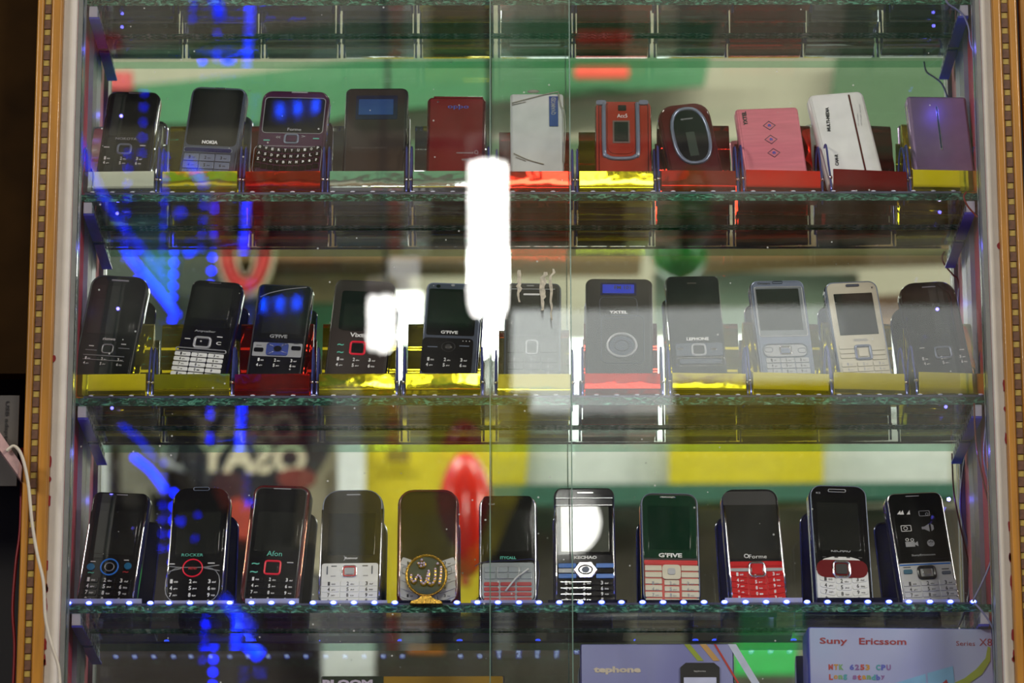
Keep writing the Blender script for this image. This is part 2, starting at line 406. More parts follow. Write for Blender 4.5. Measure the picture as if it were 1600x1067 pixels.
pane_l = glassmat('dusty_pane_glass', (0.985, 0.99, 0.985), dust=0.14)
pane_r = glassmat('wiped_pane_glass', (0.985, 0.99, 0.985), dust=0.06)

SH = {}
def shelf(i, ytop, ybot, label):
    zt = P(826, ytop, 0).z; zb = P(826, ybot, 0).z; SH[i] = zt
    x0 = XL+0.001; x1 = XR-0.001
    v, f = boxv(x0, x1, 0.0, 0.0805, zb, zt)
    v[6] = (x1, 0.0775, zt); v[7] = (x0, 0.0775, zt); v += [(x0, 0.0805, zb+0.0026), (x1, 0.0805, zb+0.0026)]
    f = [f[0], f[1], f[2], (1, 2, 9, 6, 5), (2, 3, 8, 9), (9, 8, 7, 6), (3, 0, 4, 7, 8)]
    me = meshof('glass_shelf', v, f, mats=[shelfglass, edge, edgeb], midx=[0, 0, 1, 0, 2, 0, 0])
    o = newobj('glass_shelf', me); tag(o, label, 'shelf'); return o
shelf(0, -3, 8, 'green-edged glass shelf cut by the top edge of the photo')
shelf(1, 303, 314, 'green-edged glass shelf under the row of clamshell phones and the pink phone')
shelf(2, 621, 633, 'green-edged glass shelf under the row of phones in mostly yellow holders')
shelf(3, 945, 957, 'green-edged glass shelf under the lowest row of phones with lit blue lights')
# lowest shelf, carries the boxes
zt4 = P(826, 1275, 0).z; SH[4] = zt4
v, f = boxv(XL+0.001, XR-0.001, -0.012, 0.0805, zt4-0.006, zt4)
o = newobj('glass_shelf', meshof('glass_shelf', v, f, mats=[shelfglass, edge], midx=[0, 0, 1, 0, 1, 0])); tag(o, 'glass shelf below the frame that carries the cardboard phone boxes', 'shelf')

bracketw = mat('slotted_white_bracket', s2l(190, 190, 205), 0.35)
bracketb = mat('painted_blue_light_underside', s2l(48, 44, 170), 0.35, var=0.2)  # blue strip light put into the colour of the underside
slotm = mat('bracket_slot', s2l(70, 66, 100), 0.6)
for i, word in ((0, 'top'), (1, 'second'), (2, 'third'), (3, 'fourth')):
    zb = SH[i] - 11/1735
    for sgn, xe, side in ((-1, XL+0.0045, 'left'), (1, XR-0.0045, 'right')):
        e0 = empty('shelf_bracket', f'slotted white and blue bracket holding the {side} end of the {word} glass shelf', 'bracket', loc=(xe, 0.0, zb))
        x0, x1 = (0, 0.007) if sgn < 0 else (-0.007, 0)
        box('bracket_arm', x0, x1, 0.001, 0.079, -0.0105, -0.0005, bracketw, e0)
        box('bracket_foot', x0*1.3, x1*1.3, 0.001, 0.079, -0.0125, -0.0106, bracketb, e0)
        for k in range(5):
            xs = (x1, x1+0.0003) if sgn < 0 else (x0-0.0003, x0)
            box('slot', xs[0], xs[1], 0.008+k*0.015, 0.012+k*0.015, -0.008, -0.003, slotm, e0)

# ---- sliding front panes
xq = P(893, 533, -0.034).x; xp = P(765, 533, -0.024).x
vedge = mat('pane_edge_green', s2l(110, 140, 128), 0.2, coat=0.5)
def pane(xa, xb, ya, yb, m):
    v, f = boxv(xa, xb, ya, yb, ZLO, ZHI)
    me = meshof('glass_pane', v, f, mats=[m, vedge], midx=[0, 0, 0, 1, 0, 1])
    gp = newobj('glass_pane', me, None, cab)
    for xc, sg in ((xa, 1), (xb, -1)):
        if abs(xc) < 0.2: box('polished_edge', min(xc, xc+sg*0.0009), max(xc, xc+sg*0.0009), ya-0.0002, yb+0.0002, ZLO, ZHI, vedge, gp)
pane(XL+0.0045, xq, -0.038, -0.034, pane_l)
pane(xp, XR-0.0045, -0.028, -0.024, pane_r)
# dried tape residue on the pane, above the grey phone
glue = mat('dried_glue', s2l(196, 190, 170), 0.7, var=0.25, nscale=300, bump=0.6)
rr = random.Random(11)
for px, py0, py1, wpx, gl in ((811, 422, 472, 7, 'left of three dried glue smears on the glass before the charcoal phone'), (848, 425, 485, 9, 'thick middle dried glue smear on the glass before the charcoal phone'), (861, 420, 500, 5, 'long thin right dried glue smear on the glass before the charcoal phone')):
    left = []; right = []; n = 14
    for k in range(n+1):
        t = k/n; ww = wpx*(0.5+0.6*math.sin(PI*min(1, t*1.1+0.1)))*rr.uniform(0.7, 1.1)
        c = px + rr.uniform(-1.5, 1.5) + (4 if k < 2 and px > 840 else 0)
        a = P(c-ww/2, py0+(py1-py0)*t, -0.0385); b_ = P(c+ww/2, py0+(py1-py0)*t, -0.0385); left.append((a.x, a.z)); right.append((b_.x, b_.z))
    ol = left + right[::-1]
    o = newobj('glue_smear', prism('glue_smear', ol, 0.0382, 0.0388), glue)
    tag(o, gl, 'glue smear', 'glue smears on the glass')

# ---- left of the cabinet: card, ledge, cables
card = box('cardboard_tag', P(-14, 650, -0.05).x, P(30, 650, -0.05).x, -0.051, -0.050, P(0, 760, -0.05).z, P(0, 618, -0.05).z, mat('grey_card', s2l(70, 66, 62), 0.6), None, bev=0.0004)
tag(card, 'grey printed card hanging at the left edge, left of the wood trim', 'card')
v, f = textgeo([('USB adapter', 0, 0, 0.040, 0.0040, -PI/2, 0.03)], 0.0)
newobj('card_print', meshof('card_print', v, f), mat('card_ink', s2l(24, 22, 22), 0.7), card, loc=(P(10, 655, -0.0518).x - card.location.x, -0.0516, P(10, 662, -0.0518).z - card.location.z))
pts = [P(-30, 650, -0.075), P(0, 676, -0.075), P(31, 722, -0.075), P(29, 744, -0.075), P(0, 704, -0.075), P(-30, 676, -0.075)]
o = newobj('ledge_board', prism('ledge_board', [(p.x, p.z) for p in pts][::-1], 0.03, 0.08), mat('scuffed_pink_white_paint', s2l(186, 150, 146), 0.5, var=0.2, nscale=90, bump=0.4))
tag(o, 'scuffed pinkish white board jutting in at the left edge', 'board')
cabw = mat('white_cable_sheath', s2l(205, 196, 178), 0.4); cabr = mat('red_wire_sheath', s2l(130, 16, 14), 0.4); cabb = mat('blue_grey_wire_sheath', s2l(120, 120, 165), 0.35)
o = tube('power_cable', [P(10, 705, -0.083), P(22, 697, -0.083), P(34, 712, -0.084), P(44, 755, -0.084), P(50, 815, -0.085), P(58, 865, -0.085), P(68, 910, -0.085), P(71, 965, -0.085), P(80, 1005, -0.085), P(91, 1040, -0.085), P(94, 1075, -0.085), P(94, 1110, -0.085)], 0.0014, cabw)
tag(o, 'white cable running down in front of the left wood trim', 'cable')
o = tube('thin_wire', [P(34, 700, -0.04), P(32, 820, -0.04), P(25, 880, -0.04), P(20, 950, -0.04), P(23, 1010, -0.04), P(20, 1090, -0.04)], 0.0013, cabr)
tag(o, 'red wire hanging in the dark corner at lower left', 'wire')
# wires inside the right end
o = tube('thin_wire', [P(1476, -12, -0.008), P(1480, 4, -0.008), P(1494, 14, -0.008), P(1506, 25, -0.008), P(1514, 45, -0.008), P(1516, 65, -0.008), P(1521, 80, -0.009), P(1529, 92, -0.010)], 0.0009, cabb)
tag(o, 'pale wire curling down from the top shelf at the right end', 'wire')
o = tube('thin_wire', [P(1510, 300, -0.006), P(1506, 308, -0.008), P(1512, 322, -0.008), P(1524, 336, -0.008), P(1533, 350, -0.008), P(1537, 420, -0.008), P(1541, 520, -0.008), P(1545, 612, -0.008)], 0.0008, cabr)
tag(o, 'red wire looping from the second shelf down the right end', 'wire')
o = tube('thin_wire', [P(1532, 306, -0.008), P(1535, 340, -0.008), P(1533, 400, -0.008), P(1540, 500, -0.008), P(1548, 600, -0.009), P(1541, 660, -0.009), P(1538, 720, -0.009), P(1552, 790, -0.009), P(1550, 870, -0.009), P(1520, 940, -0.008)], 0.0009, cabb)
tag(o, 'pale blue wire running down the right end between second and fourth shelf', 'wire')
o = tube('thin_wire', [P(1522, 942, -0.006), P(1532, 952, -0.012), P(1548, 975, -0.012), P(1555, 1000, -0.012), P(1552, 1080, -0.012)], 0.0009, cabb)
tag(o, 'pale wire leaving the lit light strip at the right end', 'wire')
o = tube('thin_wire', [P(1522, 630, -0.006), P(1525, 690, -0.006), P(1534, 740, -0.006), P(1548, 800, -0.007), P(1552, 830, -0.009)], 0.0008, mat('brown_red_wire', s2l(110, 50, 50), 0.4))
tag(o, 'brown red wire under the right end of the third shelf', 'wire')

# ---- aisle room behind the camera (seen in mirror and glass)
YW = 2*YMIR-4.9
plaster = mat('beige_plaster', s2l(176, 172, 150), 0.7, var=0.06, nscale=2)
o = box('wall_front', -5, 5, YW-0.1, YW, 0, 4.9, plaster); struct(o)
o = box('ceiling', -5, 5, YW-0.1, 0.2, 4.9, 5.0, mat('dark_ceiling_paint', s2l(30, 26, 22), 0.7, nscale=2)); struct(o)
o = box('floor', -5, 5, YW-0.1, 0.2, -0.1, 0, mat('brown_floor_tile', s2l(110, 96, 80), 0.4, nscale=3)); struct(o)
dside = mat('dim_side_plaster', s2l(60, 54, 44), 0.7, nscale=2)
o = box('wall_side', -5.1, -5, YW-0.1, 0.2, 0, 4.9, dside); struct(o)
o = box('wall_side', 5, 5.1, YW-0.1, 0.2, 0, 4.9, dside); struct(o)

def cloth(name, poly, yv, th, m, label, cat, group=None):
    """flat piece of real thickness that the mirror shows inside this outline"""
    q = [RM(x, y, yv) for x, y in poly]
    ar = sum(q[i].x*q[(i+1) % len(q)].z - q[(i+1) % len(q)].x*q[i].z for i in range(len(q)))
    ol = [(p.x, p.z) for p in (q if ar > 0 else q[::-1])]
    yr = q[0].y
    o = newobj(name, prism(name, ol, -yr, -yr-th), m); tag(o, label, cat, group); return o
def rectp(x0, y0, x1, y1): return [(x0, y0), (x1, y0), (x1, y1), (x0, y1)]
# prism goes from w0 to w1; the visible face here must look towards +Y, so w1 = -yr-th lies nearer the cabinet
G1 = mat('green_banner_cloth', s2l(66, 128, 84), 0.7); G2 = mat('grey_green_cloth', s2l(74, 104, 72), 0.7)
yel = mat('yellow_sign_sheet', s2l(214, 196, 8), 0.6); wht = mat('white_sheet', s2l(214, 220, 214), 0.6)
dk = mat('dark_olive_board', s2l(58, 54, 42), 0.7); dkb = mat('dark_brown_board', s2l(44, 34, 26), 0.6)
brn = mat('brown_shelf_board', s2l(112, 86, 42), 0.6); tan = mat('tan_panel', s2l(168, 154, 104), 0.7)
tealc = mat('teal_edging', s2l(50, 104, 84), 0.6); cremec = mat('cream_sheet', s2l(214, 204, 170), 0.6)
cloth('banner', [(60, 150), (300, 128), (560, 96), (800, 90), (1110, 88), (1100, 136), (895, 150), (560, 178), (500, 196), (60, 196)], 4.80, 0.01, G1, 'green cloth banner across the aisle reflected behind the top row', 'banner')
cloth('wall_board', [(1310, 60), (1500, 60), (1500, 300), (1275, 300)], 4.80, 0.02, G2, 'grey green board reflected behind the white tilted phone', 'board')
cloth('banner', rectp(560, 222, 1480, 262), 4.82, 0.01, G2, 'low green strip reflected behind the red phones', 'banner')
cloth('signboard', rectp(162, 116, 208, 144), 4.78, 0.02, prr, 'small red sign reflected at the upper left', 'sign')
cloth('signboard', rectp(898, 108, 982, 124), 4.74, 0.02, mat('salmon_red_sign', s2l(225, 80, 60), 0.6, emit=(0.9, 0.15, 0.08), estr=0.3), 'blurred salmon red sign lettering strip on the green banner', 'sign')
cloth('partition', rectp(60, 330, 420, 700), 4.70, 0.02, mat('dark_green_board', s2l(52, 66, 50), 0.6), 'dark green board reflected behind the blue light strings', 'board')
cloth('signboard', [(222, 396), (285, 392), (270, 480), (226, 440)], 4.60, 0.02, mat('turquoise_sign', s2l(20, 110, 130), 0.5), 'turquoise sign patch reflected behind the blue rope light', 'sign')
cloth('shelf_board', rectp(340, 318, 1000, 432), 4.66, 0.12, brn, 'brown shelf board reflected under the second glass shelf', 'board')
cloth('wall_board', rectp(420, 432, 640, 476), 4.72, 0.02, tan, 'tan panel reflected behind the middle row', 'board')
cloth('banner', rectp(395, 476, 740, 560), 4.73, 0.02, G1, 'green strip reflected between phones of the middle row', 'banner')
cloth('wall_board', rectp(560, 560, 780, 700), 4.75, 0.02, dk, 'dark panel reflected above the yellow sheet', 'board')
cloth('shelf_board', [(1030, 388), (1500, 384), (1500, 414), (1040, 430)], 4.66, 0.10, brn, 'brown board edge reflected behind the silver phones', 'board')
cloth('wall_board', rectp(1020, 430, 1340, 520), 4.72, 0.02, mat('grey_teal_board', s2l(112, 128, 108), 0.7), 'grey teal board reflected behind the silver phones', 'board')
cloth('wall_board', [(1300, 470), (1500, 458), (1500, 520), (1300, 520)], 4.70, 0.02, mat('pinkish_brown_board', s2l(128, 100, 78), 0.7), 'pinkish brown board reflected behind the cream phone', 'board')
# light box
lbm = mat('lit_white_fabric', (0.8, 0.8, 0.8), 0.6, emit=(0.93, 1.0, 0.97), estr=2.9)
lb = cloth('light_box', [(800, 545), (1290, 536), (1290, 640), (1044, 644), (1044, 696), (800, 696)], 4.62, 0.06, lbm, 'glowing white shop light box reflected in the middle', 'light box')
cloth('light_box', [(1296, 536), (1500, 536), (1500, 640), (1296, 640)], 4.64, 0.06, mat('dim_lit_fabric', (0.7, 0.7, 0.7), 0.6, emit=(0.93, 1.0, 0.97), estr=1.2), 'dimmer white shop light box at the right', 'light box')
cloth('hanging_sheet', [(806, 690), (1044, 690), (1044, 766), (930, 774), (800, 772)], 4.55, 0.01, wht, 'white sheet hanging right of the red balloon', 'sheet')
cloth('hanging_sheet', [(1290, 642), (1484, 642), (1484, 764), (1290, 768)], 4.55, 0.01, wht, 'white sheet hanging at the far right', 'sheet')
cloth('hanging_sheet', [(1045, 642), (1286, 642), (1286, 760), (1240, 768), (1140, 785), (1045, 800)], 4.50, 0.01, yel, 'yellow sheet hanging between two white sheets', 'sheet')
cloth('hanging_sheet', [(572, 660), (830, 660), (818, 800), (775, 900), (730, 960), (566, 960)], 4.52, 0.01, yel, 'large yellow sheet behind the red balloon', 'sheet')
cloth('sheet_print', rectp(604, 702, 640, 722), 4.49, 0.004, mat('ochre_print', s2l(120, 104, 20), 0.7), 'small dark print on the large yellow sheet', 'print')
cloth('post', rectp(530, 660, 572, 1000), 4.48, 0.06, wht, 'white post reflected left of the yellow sheet', 'post')
cloth('post', rectp(506, 1000, 586, 1090), 4.48, 0.06, wht, 'white lower panel under the post', 'post')
cloth('hanging_sheet', [(500, 690), (532, 690), (532, 900), (470, 900), (480, 770)], 4.57, 0.02, cremec, 'cream sheet beside the white post', 'sheet')
cloth('awning_edge', [(730, 768), (800, 766), (1490, 762), (1490, 786), (730, 800)], 4.46, 0.05, tealc, 'teal edging below the sheets', 'awning')
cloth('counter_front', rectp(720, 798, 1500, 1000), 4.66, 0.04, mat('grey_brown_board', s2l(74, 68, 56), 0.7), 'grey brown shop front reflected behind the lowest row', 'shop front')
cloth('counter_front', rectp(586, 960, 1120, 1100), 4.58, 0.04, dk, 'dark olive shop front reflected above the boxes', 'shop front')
cloth('signboard', rectp(1146, 990, 1244, 1056), 4.40, 0.02, mat('bright_green_sign', s2l(60, 190, 90), 0.6, emit=(0.05, 0.5, 0.12), estr=0.3), 'bright green sign reflected between the two boxes', 'sign')
cloth('signboard', rectp(638, 1010, 694, 1022), 4.4, 0.02, mat('painted_orange_glow', s2l(190, 110, 20), 0.5), 'orange glow painted as a strip, reflected above the dark box', 'sign')  # plain orange board standing in for a glow, not a sign
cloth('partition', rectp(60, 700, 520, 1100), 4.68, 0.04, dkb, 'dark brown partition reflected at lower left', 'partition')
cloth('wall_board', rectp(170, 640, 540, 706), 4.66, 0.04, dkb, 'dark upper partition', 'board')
gb = mat('grey_carton', s2l(118, 116, 98), 0.7)
cloth('carton', rectp(192, 690, 262, 782), 4.6, 0.05, gb, 'grey carton reflected behind the blue rope light', 'carton')
cloth('carton', rectp(160, 696, 172, 790), 4.6, 0.05, wht, 'narrow white printed carton at the left', 'carton')
cloth('carton', rectp(212, 765, 236, 842), 4.55, 0.05, gb, 'small pale carton beside the first phone of the lowest row', 'carton')
cloth('carton', rectp(430, 900, 500, 1000), 4.6, 0.05, mat('grey_sheet', s2l(120, 118, 110), 0.7), 'grey carton between lowest row phones', 'carton')
# round black sign with mirrored word
q = RM(396, 664, 4.5); s_ = 1/ (FPX/((4.5+DC)/math.cos(TH)))
o = newobj('round_sign', prism('round_sign', ell(250*s_, 270*s_, 40), 0, 0.03), mblack, None, loc=q, rot=(0, 0, PI))
tag(o, 'round black sign with cream lettering reflected under the third shelf', 'sign')
v, f = textgeo([('OSAY', 0, -0.075*1.0, 170*s_, 52*s_, 0.03, 0.04)], 0.032)
newobj('sign_letters', meshof('sign_letters', v, f), cremec, o)
newobj('sign_emblem', prism('sign_emblem', ell(60*s_, 34*s_, 20), 0.031, 0.036), mat('brick_red_print', s2l(120, 40, 24), 0.6), o, loc=(-70*s_, 0, -0.12))
# red O with cream outline
q = RM(385, 392, 4.45)
O1 = newobj('letter_sign', ringmesh('letter_sign', ell(84*s_, 150*s_, 32), ell(34*s_, 96*s_, 32), 0, 0.03), mat('red_letter', s2l(176, 34, 26), 0.5), None, loc=q, rot=(0, 0.0, PI))
tag(O1, 'big red letter O with cream outline reflected above the third phone', 'letter')
newobj('outline', ringmesh('outline', ell(92*s_, 160*s_, 32), ell(84*s_, 150*s_, 32), 0, 0.032), cremec, O1)
newobj('inner_outline', ringmesh('inner_outline', ell(34*s_, 96*s_, 32), ell(26*s_, 88*s_, 32), 0, 0.032), cremec, O1)
# wire basket
q = RM(302, 712, 4.5)
bk = empty('wire_basket', 'white wire basket reflected behind the second phone of the lowest row', 'basket', loc=q)
newobj('basket_rim', ringmesh('basket_rim', ell(96*s_, 60*s_, 24, 3), ell(84*s_, 48*s_, 24, 3), 0, 0.01), wht, bk, rot=(0, -0.25, PI))
for k in range(5):
    tube('basket_wire', [Vector(((-36+16*k)*s_, 0, -22*s_)), Vector(((-26+16*k)*s_, 0, 24*s_))], 0.003, wht, bk, n=6, res=1)
# balloons
rb = mat('red_balloon_rubber', s2l(214, 40, 22), 0.25, coat=0.3); gbm = mat('green_balloon_rubber', s2l(34, 120, 40), 0.3, coat=0.2)
def balloon(px, py, yv, rx, rz, m, label):
    q = RM(px, py, yv); s = 1/(FPX/((yv+DC)/math.cos(TH)))
    e0 = empty('balloon', label, 'balloon', loc=q)
    newobj('balloon_body', spheremesh('balloon_body', 1, 24, 16, rx*s, rx*s, rz*s), m, e0)
    newobj('balloon_knot', spheremesh('balloon_knot', 0.01, 8, 5), m, e0, loc=(0, 0, -rz*s-0.006))
balloon(727, 805, 3.9, 42, 100, rb, 'red balloon hanging before the large yellow sheet')
balloon(1062, 400, 4.2, 44, 40, gbm, 'green balloon reflected above the black slider phone')
balloon(1075, 360, 4.3, 30, 50, gbm, 'second green balloon just above the first')
cloth('cap', [(345, 800), (372, 782), (400, 800), (395, 850), (360, 840)], 4.4, 0.03, mat('orange_red_cloth', s2l(170, 56, 28), 0.6), 'orange red cap shape reflected between second and third phone of the lowest row', 'cap')

# ---- lamps of the aisle
lampm = mat('lit_lamp_tube', (1, 1, 1), 0.4, emit=(1.0, 0.98, 0.93), estr=26.0)
lampb = mat('lamp_base_plastic', s2l(225, 225, 220), 0.4)
def cfl(px, py0, py1, wpx, yv, label, nt_=4):
    a = RG(px, py0, yv); b = RG(px, py1, yv); s = 1/(FPX/((yv+DC)/math.cos(TH)))
    L = a.z-b.z; W = wpx*s; e0 = empty('fluorescent_lamp', label, 'lamp', loc=(a.x, a.y, b.z))
    r = W*0.15
    for k in range(nt_):
        an = PI/4+2*PI*k/nt_; x = math.cos(an)*W*0.26; y = math.sin(an)*W*0.26
        dx = -math.sin(an)*W*0.13; dy = math.cos(an)*W*0.13
        tube('lamp_tube', [Vector((x+dx, y+dy, L)), Vector((x+dx, y+dy, L*0.5)), Vector((x+dx, y+dy, r)), Vector((x-dx, y-dy, r)), Vector((x-dx, y-dy, L*0.5)), Vector((x-dx, y-dy, L))], r*0.62, lampm, e0, n=8, res=3)
    tube('lamp_base', [Vector((0, 0, L)), Vector((0, 0, L+W*0.5))], W*0.42, lampb, e0, n=14, res=1)
    tube('lamp_cord', [Vector((0, 0, L+W*0.5)), Vector((0, 0, 4.9-b.z))], 0.004, mblack, e0, n=6, res=1)
cfl(762, 262, 492, 84, 2.9, 'large compact fluorescent lamp hanging before the cabinet')
cfl(597, 470, 552, 58, 3.7, 'small compact fluorescent lamp glaring over the fourth middle row phone', 3)
q = RM(637, 500, 4.3)
o = box('wall_lamp', -0.03, 0.03, 0, 0.03, -0.05, 0.05, mat('lit_small_panel', (0.9, 0.9, 0.9), 0.5, emit=(1, 1, 0.95), estr=3.0), None, bev=0.004); o.location = q
tag(o, 'small bright square wall lamp reflected between two yellow holders', 'lamp')

# blue light strings: bulbs on a cord
bluelit = mat('lit_blue_bulb', (0.02, 0.1, 0.9), 0.3, emit=(0.0, 0.006, 1.0), estr=17.0)
bluerope = mat('lit_blue_rope', (0.02, 0.1, 0.9), 0.3, emit=(0.0, 0.012, 1.0), estr=8.0)
bulbme = spheremesh('bulb', 0.0045, 8, 5); bulbme.materials.append(bluelit)
def string(a, b, n, yv, label):
    p = RM(a[0], a[1], yv); q = RM(b[0], b[1], yv)
    e0 = empty('light_string', label, 'light string', 'blue light strings of the aisle', loc=p); d = q-p
    tube('cord', [Vector((0.006, -0.006, 0)), d+Vector((0.006, -0.006, 0))], 0.002, mblack, e0, n=5, res=1)
    for k in range(n): newobj('bulb', bulbme, None, e0, loc=d*(k/(n-1)))
def rope(pts, yv, r, label):
    q = [RM(x, y, yv) for x, y in pts]
    o = tube('rope_light', q, r, bluerope, None, n=8, res=4); tag(o, label, 'rope light')
string((321, -30), (316, 96), 9, 4.0, 'dotted blue light string reflected over the top of the photo, left')
string((275, 305), (269, 500), 12, 4.0, 'dotted blue light string reflected beside the blue rope light')
string((333, 380), (329, 445), 4, 4.0, 'short dotted blue light string reflected above the slider phone')
string((218, 300), (214, 460), 8, 4.1, 'faint dotted blue light string left of the rope light')
string((272, 770), (270, 900), 7, 4.05, 'dotted blue light string reflected behind the second phone of the lowest row')
string((334, 1010), (332, 1070), 4, 4.05, 'dotted blue light string reflected at the lower left')
rope([(335, -20), (345, 40), (358, 96)], 4.0, 0.011, 'blue rope light slanting over the top left')
q = [RG(x, y, 3.9) for x, y in [(122, 215), (150, 285), (185, 347), (215, 385), (240, 415), (262, 444)]]
o = tube('rope_light', q, 0.006, bluerope, None, n=8, res=4); tag(o, 'long blue rope light slanting across the first two rows at the left', 'rope light')
for (gx, gy), lb_ in (((283, 818), 'single blue bulb glinting over the second phone of the lit shelf'), ((391, 789), 'single blue bulb glinting over the third phone of the lit shelf'), ((310, 808), 'faint blue bulb beside the single bulb'), ((306, 845), 'lower faint blue bulb over the second lit phone')):
    q = RG(gx, gy, 4.0); e0 = empty('blue_bulb', lb_, 'lamp', loc=q)
    newobj('bulb_glass', spheremesh('bulb_glass', 0.006 if gx in (283, 391) else 0.0035, 8, 6), bluelit, e0); tube('bulb_cord', [Vector((0, 0, 0.005)), Vector((0, 0, 0.25))], 0.0015, mblack, e0, n=5, res=1)
for gx, y0, y1, n, lb_ in ((225, 150, 244, 5, 'dotted blue light string glinting over the first phone of the second shelf'),):
    a_ = RG(gx+2, y0, 4.0); b_ = RG(gx-2, y1, 4.0); e0 = empty('light_string', lb_, 'light string', 'blue light strings of the aisle', loc=a_); d = b_-a_
    tube('cord', [Vector((0.006, -0.006, 0)), d+Vector((0.006, -0.006, 0))], 0.002, mblack, e0, n=5, res=1)
    for k in range(n): newobj('bulb', bulbme, None, e0, loc=d*(k/(n-1)))
rope([(308, 312), (322, 330), (334, 350)], 4.0, 0.009, 'short blue rope light under the second shelf')
rope([(290, 394), (304, 387)], 4.0, 0.009, 'tiny blue rope light piece')
rope([(208, 713), (235, 735), (258, 765)], 4.0, 0.005, 'violet blue rope light behind the lowest row')
rope([(362, 975), (382, 1000), (406, 1024)], 3.9, 0.011, 'bright blue rope light piece below the fourth shelf')

# ---- lower shop fronts of the aisle, below what the mirror shows; the undersides of the shelves reflect them
LOWC = {'n': mat('navy_shop_panel', s2l(26, 22, 46), 0.6), 'k': mat('black_brown_panel', s2l(26, 22, 22), 0.6), 'g': mat('grey_shop_panel', s2l(120, 118, 126), 0.6),
        'w': mat('white_shop_panel', s2l(205, 205, 205), 0.6), 'p': mat('rose_shop_panel', s2l(190, 96, 96), 0.6), 'b': mat('beige_shop_panel', s2l(186, 180, 160), 0.6), 'u': mat('plum_shop_panel', s2l(70, 34, 60), 0.6)}
for k, (a, b, c, nm) in enumerate(((-700, 150, 'k', 'far left brown'), (152, 400, 'n', 'navy'), (402, 470, 'u', 'plum'), (472, 528, 'g', 'narrow grey'), (530, 596, 'g', 'pale grey'), (598, 618, 'p', 'rose'), (620, 664, 'w', 'white'), (666, 770, 'n', 'dark navy'), (772, 800, 'w', 'thin white'), (802, 985, 'k', 'black brown middle'), (987, 1075, 'b', 'beige'), (1077, 1290, 'n', 'navy right'), (1292, 1330, 'g', 'grey right'), (1332, 2300, 'k', 'far right brown'))):
    x0 = (a-800)*0.00131; x1 = (b-800)*0.00131
    o = box('shop_panel', x0, x1, YW+0.01, YW+0.05, 0.0, 2.62, LOWC[c], None)
    tag(o, nm+' lower shop front panel across the aisle, reflected under shelves', 'panel')
for k, (px, z0, z1, lb_) in enumerate(((318, 0.9, 1.5, 'low dotted blue light string reflected under the upper shelves'),)):
    e0 = empty('light_string', lb_, 'light string', 'blue light strings of the aisle', loc=((px-800)*0.00122, -4.0, z0))
    tube('cord', [Vector((0.006, -0.006, 0)), Vector((0.006, -0.006, z1-z0))], 0.002, mblack, e0, n=5, res=1)
    for j in range(13): newobj('bulb', bulbme, None, e0, loc=(0, 0, (z1-z0)*j/12))
for a, b, lb_ in (((-0.57, 2.3), (-0.50, 0.6), 'long low blue rope light reflected under the upper shelves'),):
    o = tube('rope_light', [Vector((a[0], -3.95, a[1])), Vector(((a[0]+b[0])/2, -3.95, (a[1]+b[1])/2)), Vector((b[0], -3.95, b[1]))], 0.006, bluerope, None, n=8, res=2); tag(o, lb_, 'rope light')

# ================================================================ HOLDERS AND LIGHT STRIPS
ZSH = {1: SH[1], 2: SH[2], 3: SH[3], 0: SH[0]}
def ribbon(name, path, W, th, m, medge, parent, x0=0.0):
    """bent sheet: path of (y, z) points, thickness th, width W"""
    pts = [Vector((y, z)) for y, z in path]; n = len(pts); L = []; R = []
    for i, p in enumerate(pts):
        a = pts[max(0, i-1)]; b = pts[min(n-1, i+1)]; d = (b-a).normalized(); nn = Vector((-d.y, d.x))
        L.append(p+nn*th/2); R.append(p-nn*th/2)
    v = []; f = []; mi = []
    for q, fl in ((L, 0), (R, 1)):
        o = len(v)
        for s in (-W/2, W/2): v += [(x0+s, a.x, a.y) for a in q]
        for i in range(n-1):
            c = (o+i, o+i+1, o+n+i+1, o+n+i); f.append(c if not fl else c[::-1]); mi.append(0)
    o = len(v)
    for s in (-W/2, W/2): v += [(x0+s, a.x, a.y) for a in L] + [(x0+s, a.x, a.y) for a in R]
    for i in range(n-1):
        f.append((o+i, o+n+i, o+n+i+1, o+i+1)); mi.append(1)
        f.append((o+2*n+i, o+2*n+i+1, o+3*n+i+1, o+3*n+i)); mi.append(1)
    f.append((o, o+2*n, o+3*n, o+n)); mi.append(1); f.append((o+n-1, o+2*n-1, o+4*n-1, o+3*n-1)); mi.append(1)
    sm = [k == 0 for k in mi]
    return newobj(name, meshof(name, v, f, sm, [m, medge], mi), None, parent)
LIP = [(0.00032, 0.0222), (0.00021, 0.018), (0.00012, 0.0135), (0.00006, 0.009), (0.0001, 0.005), (0.0012, 0.0022), (0.0065, 0.0013), (0.020, 0.0013), (0.029, 0.0013)]
BACK = [(0.029, 0.0013), (0.034, 0.003), (0.0370, 0.008), (0.0372, 0.014), (0.0378, 0.020), (0.0400, 0.025), (0.0424, 0.030), (0.0428, 0.036), (0.0434, 0.042), (0.0456, 0.047), (0.0480, 0.052), (0.0484, 0.058), (0.0490, 0.064), (0.0512, 0.070), (0.0530, 0.0795), (0.0545, 0.0815), (0.0565, 0.0795), (0.060, 0.040), (0.063, 0.0014)]
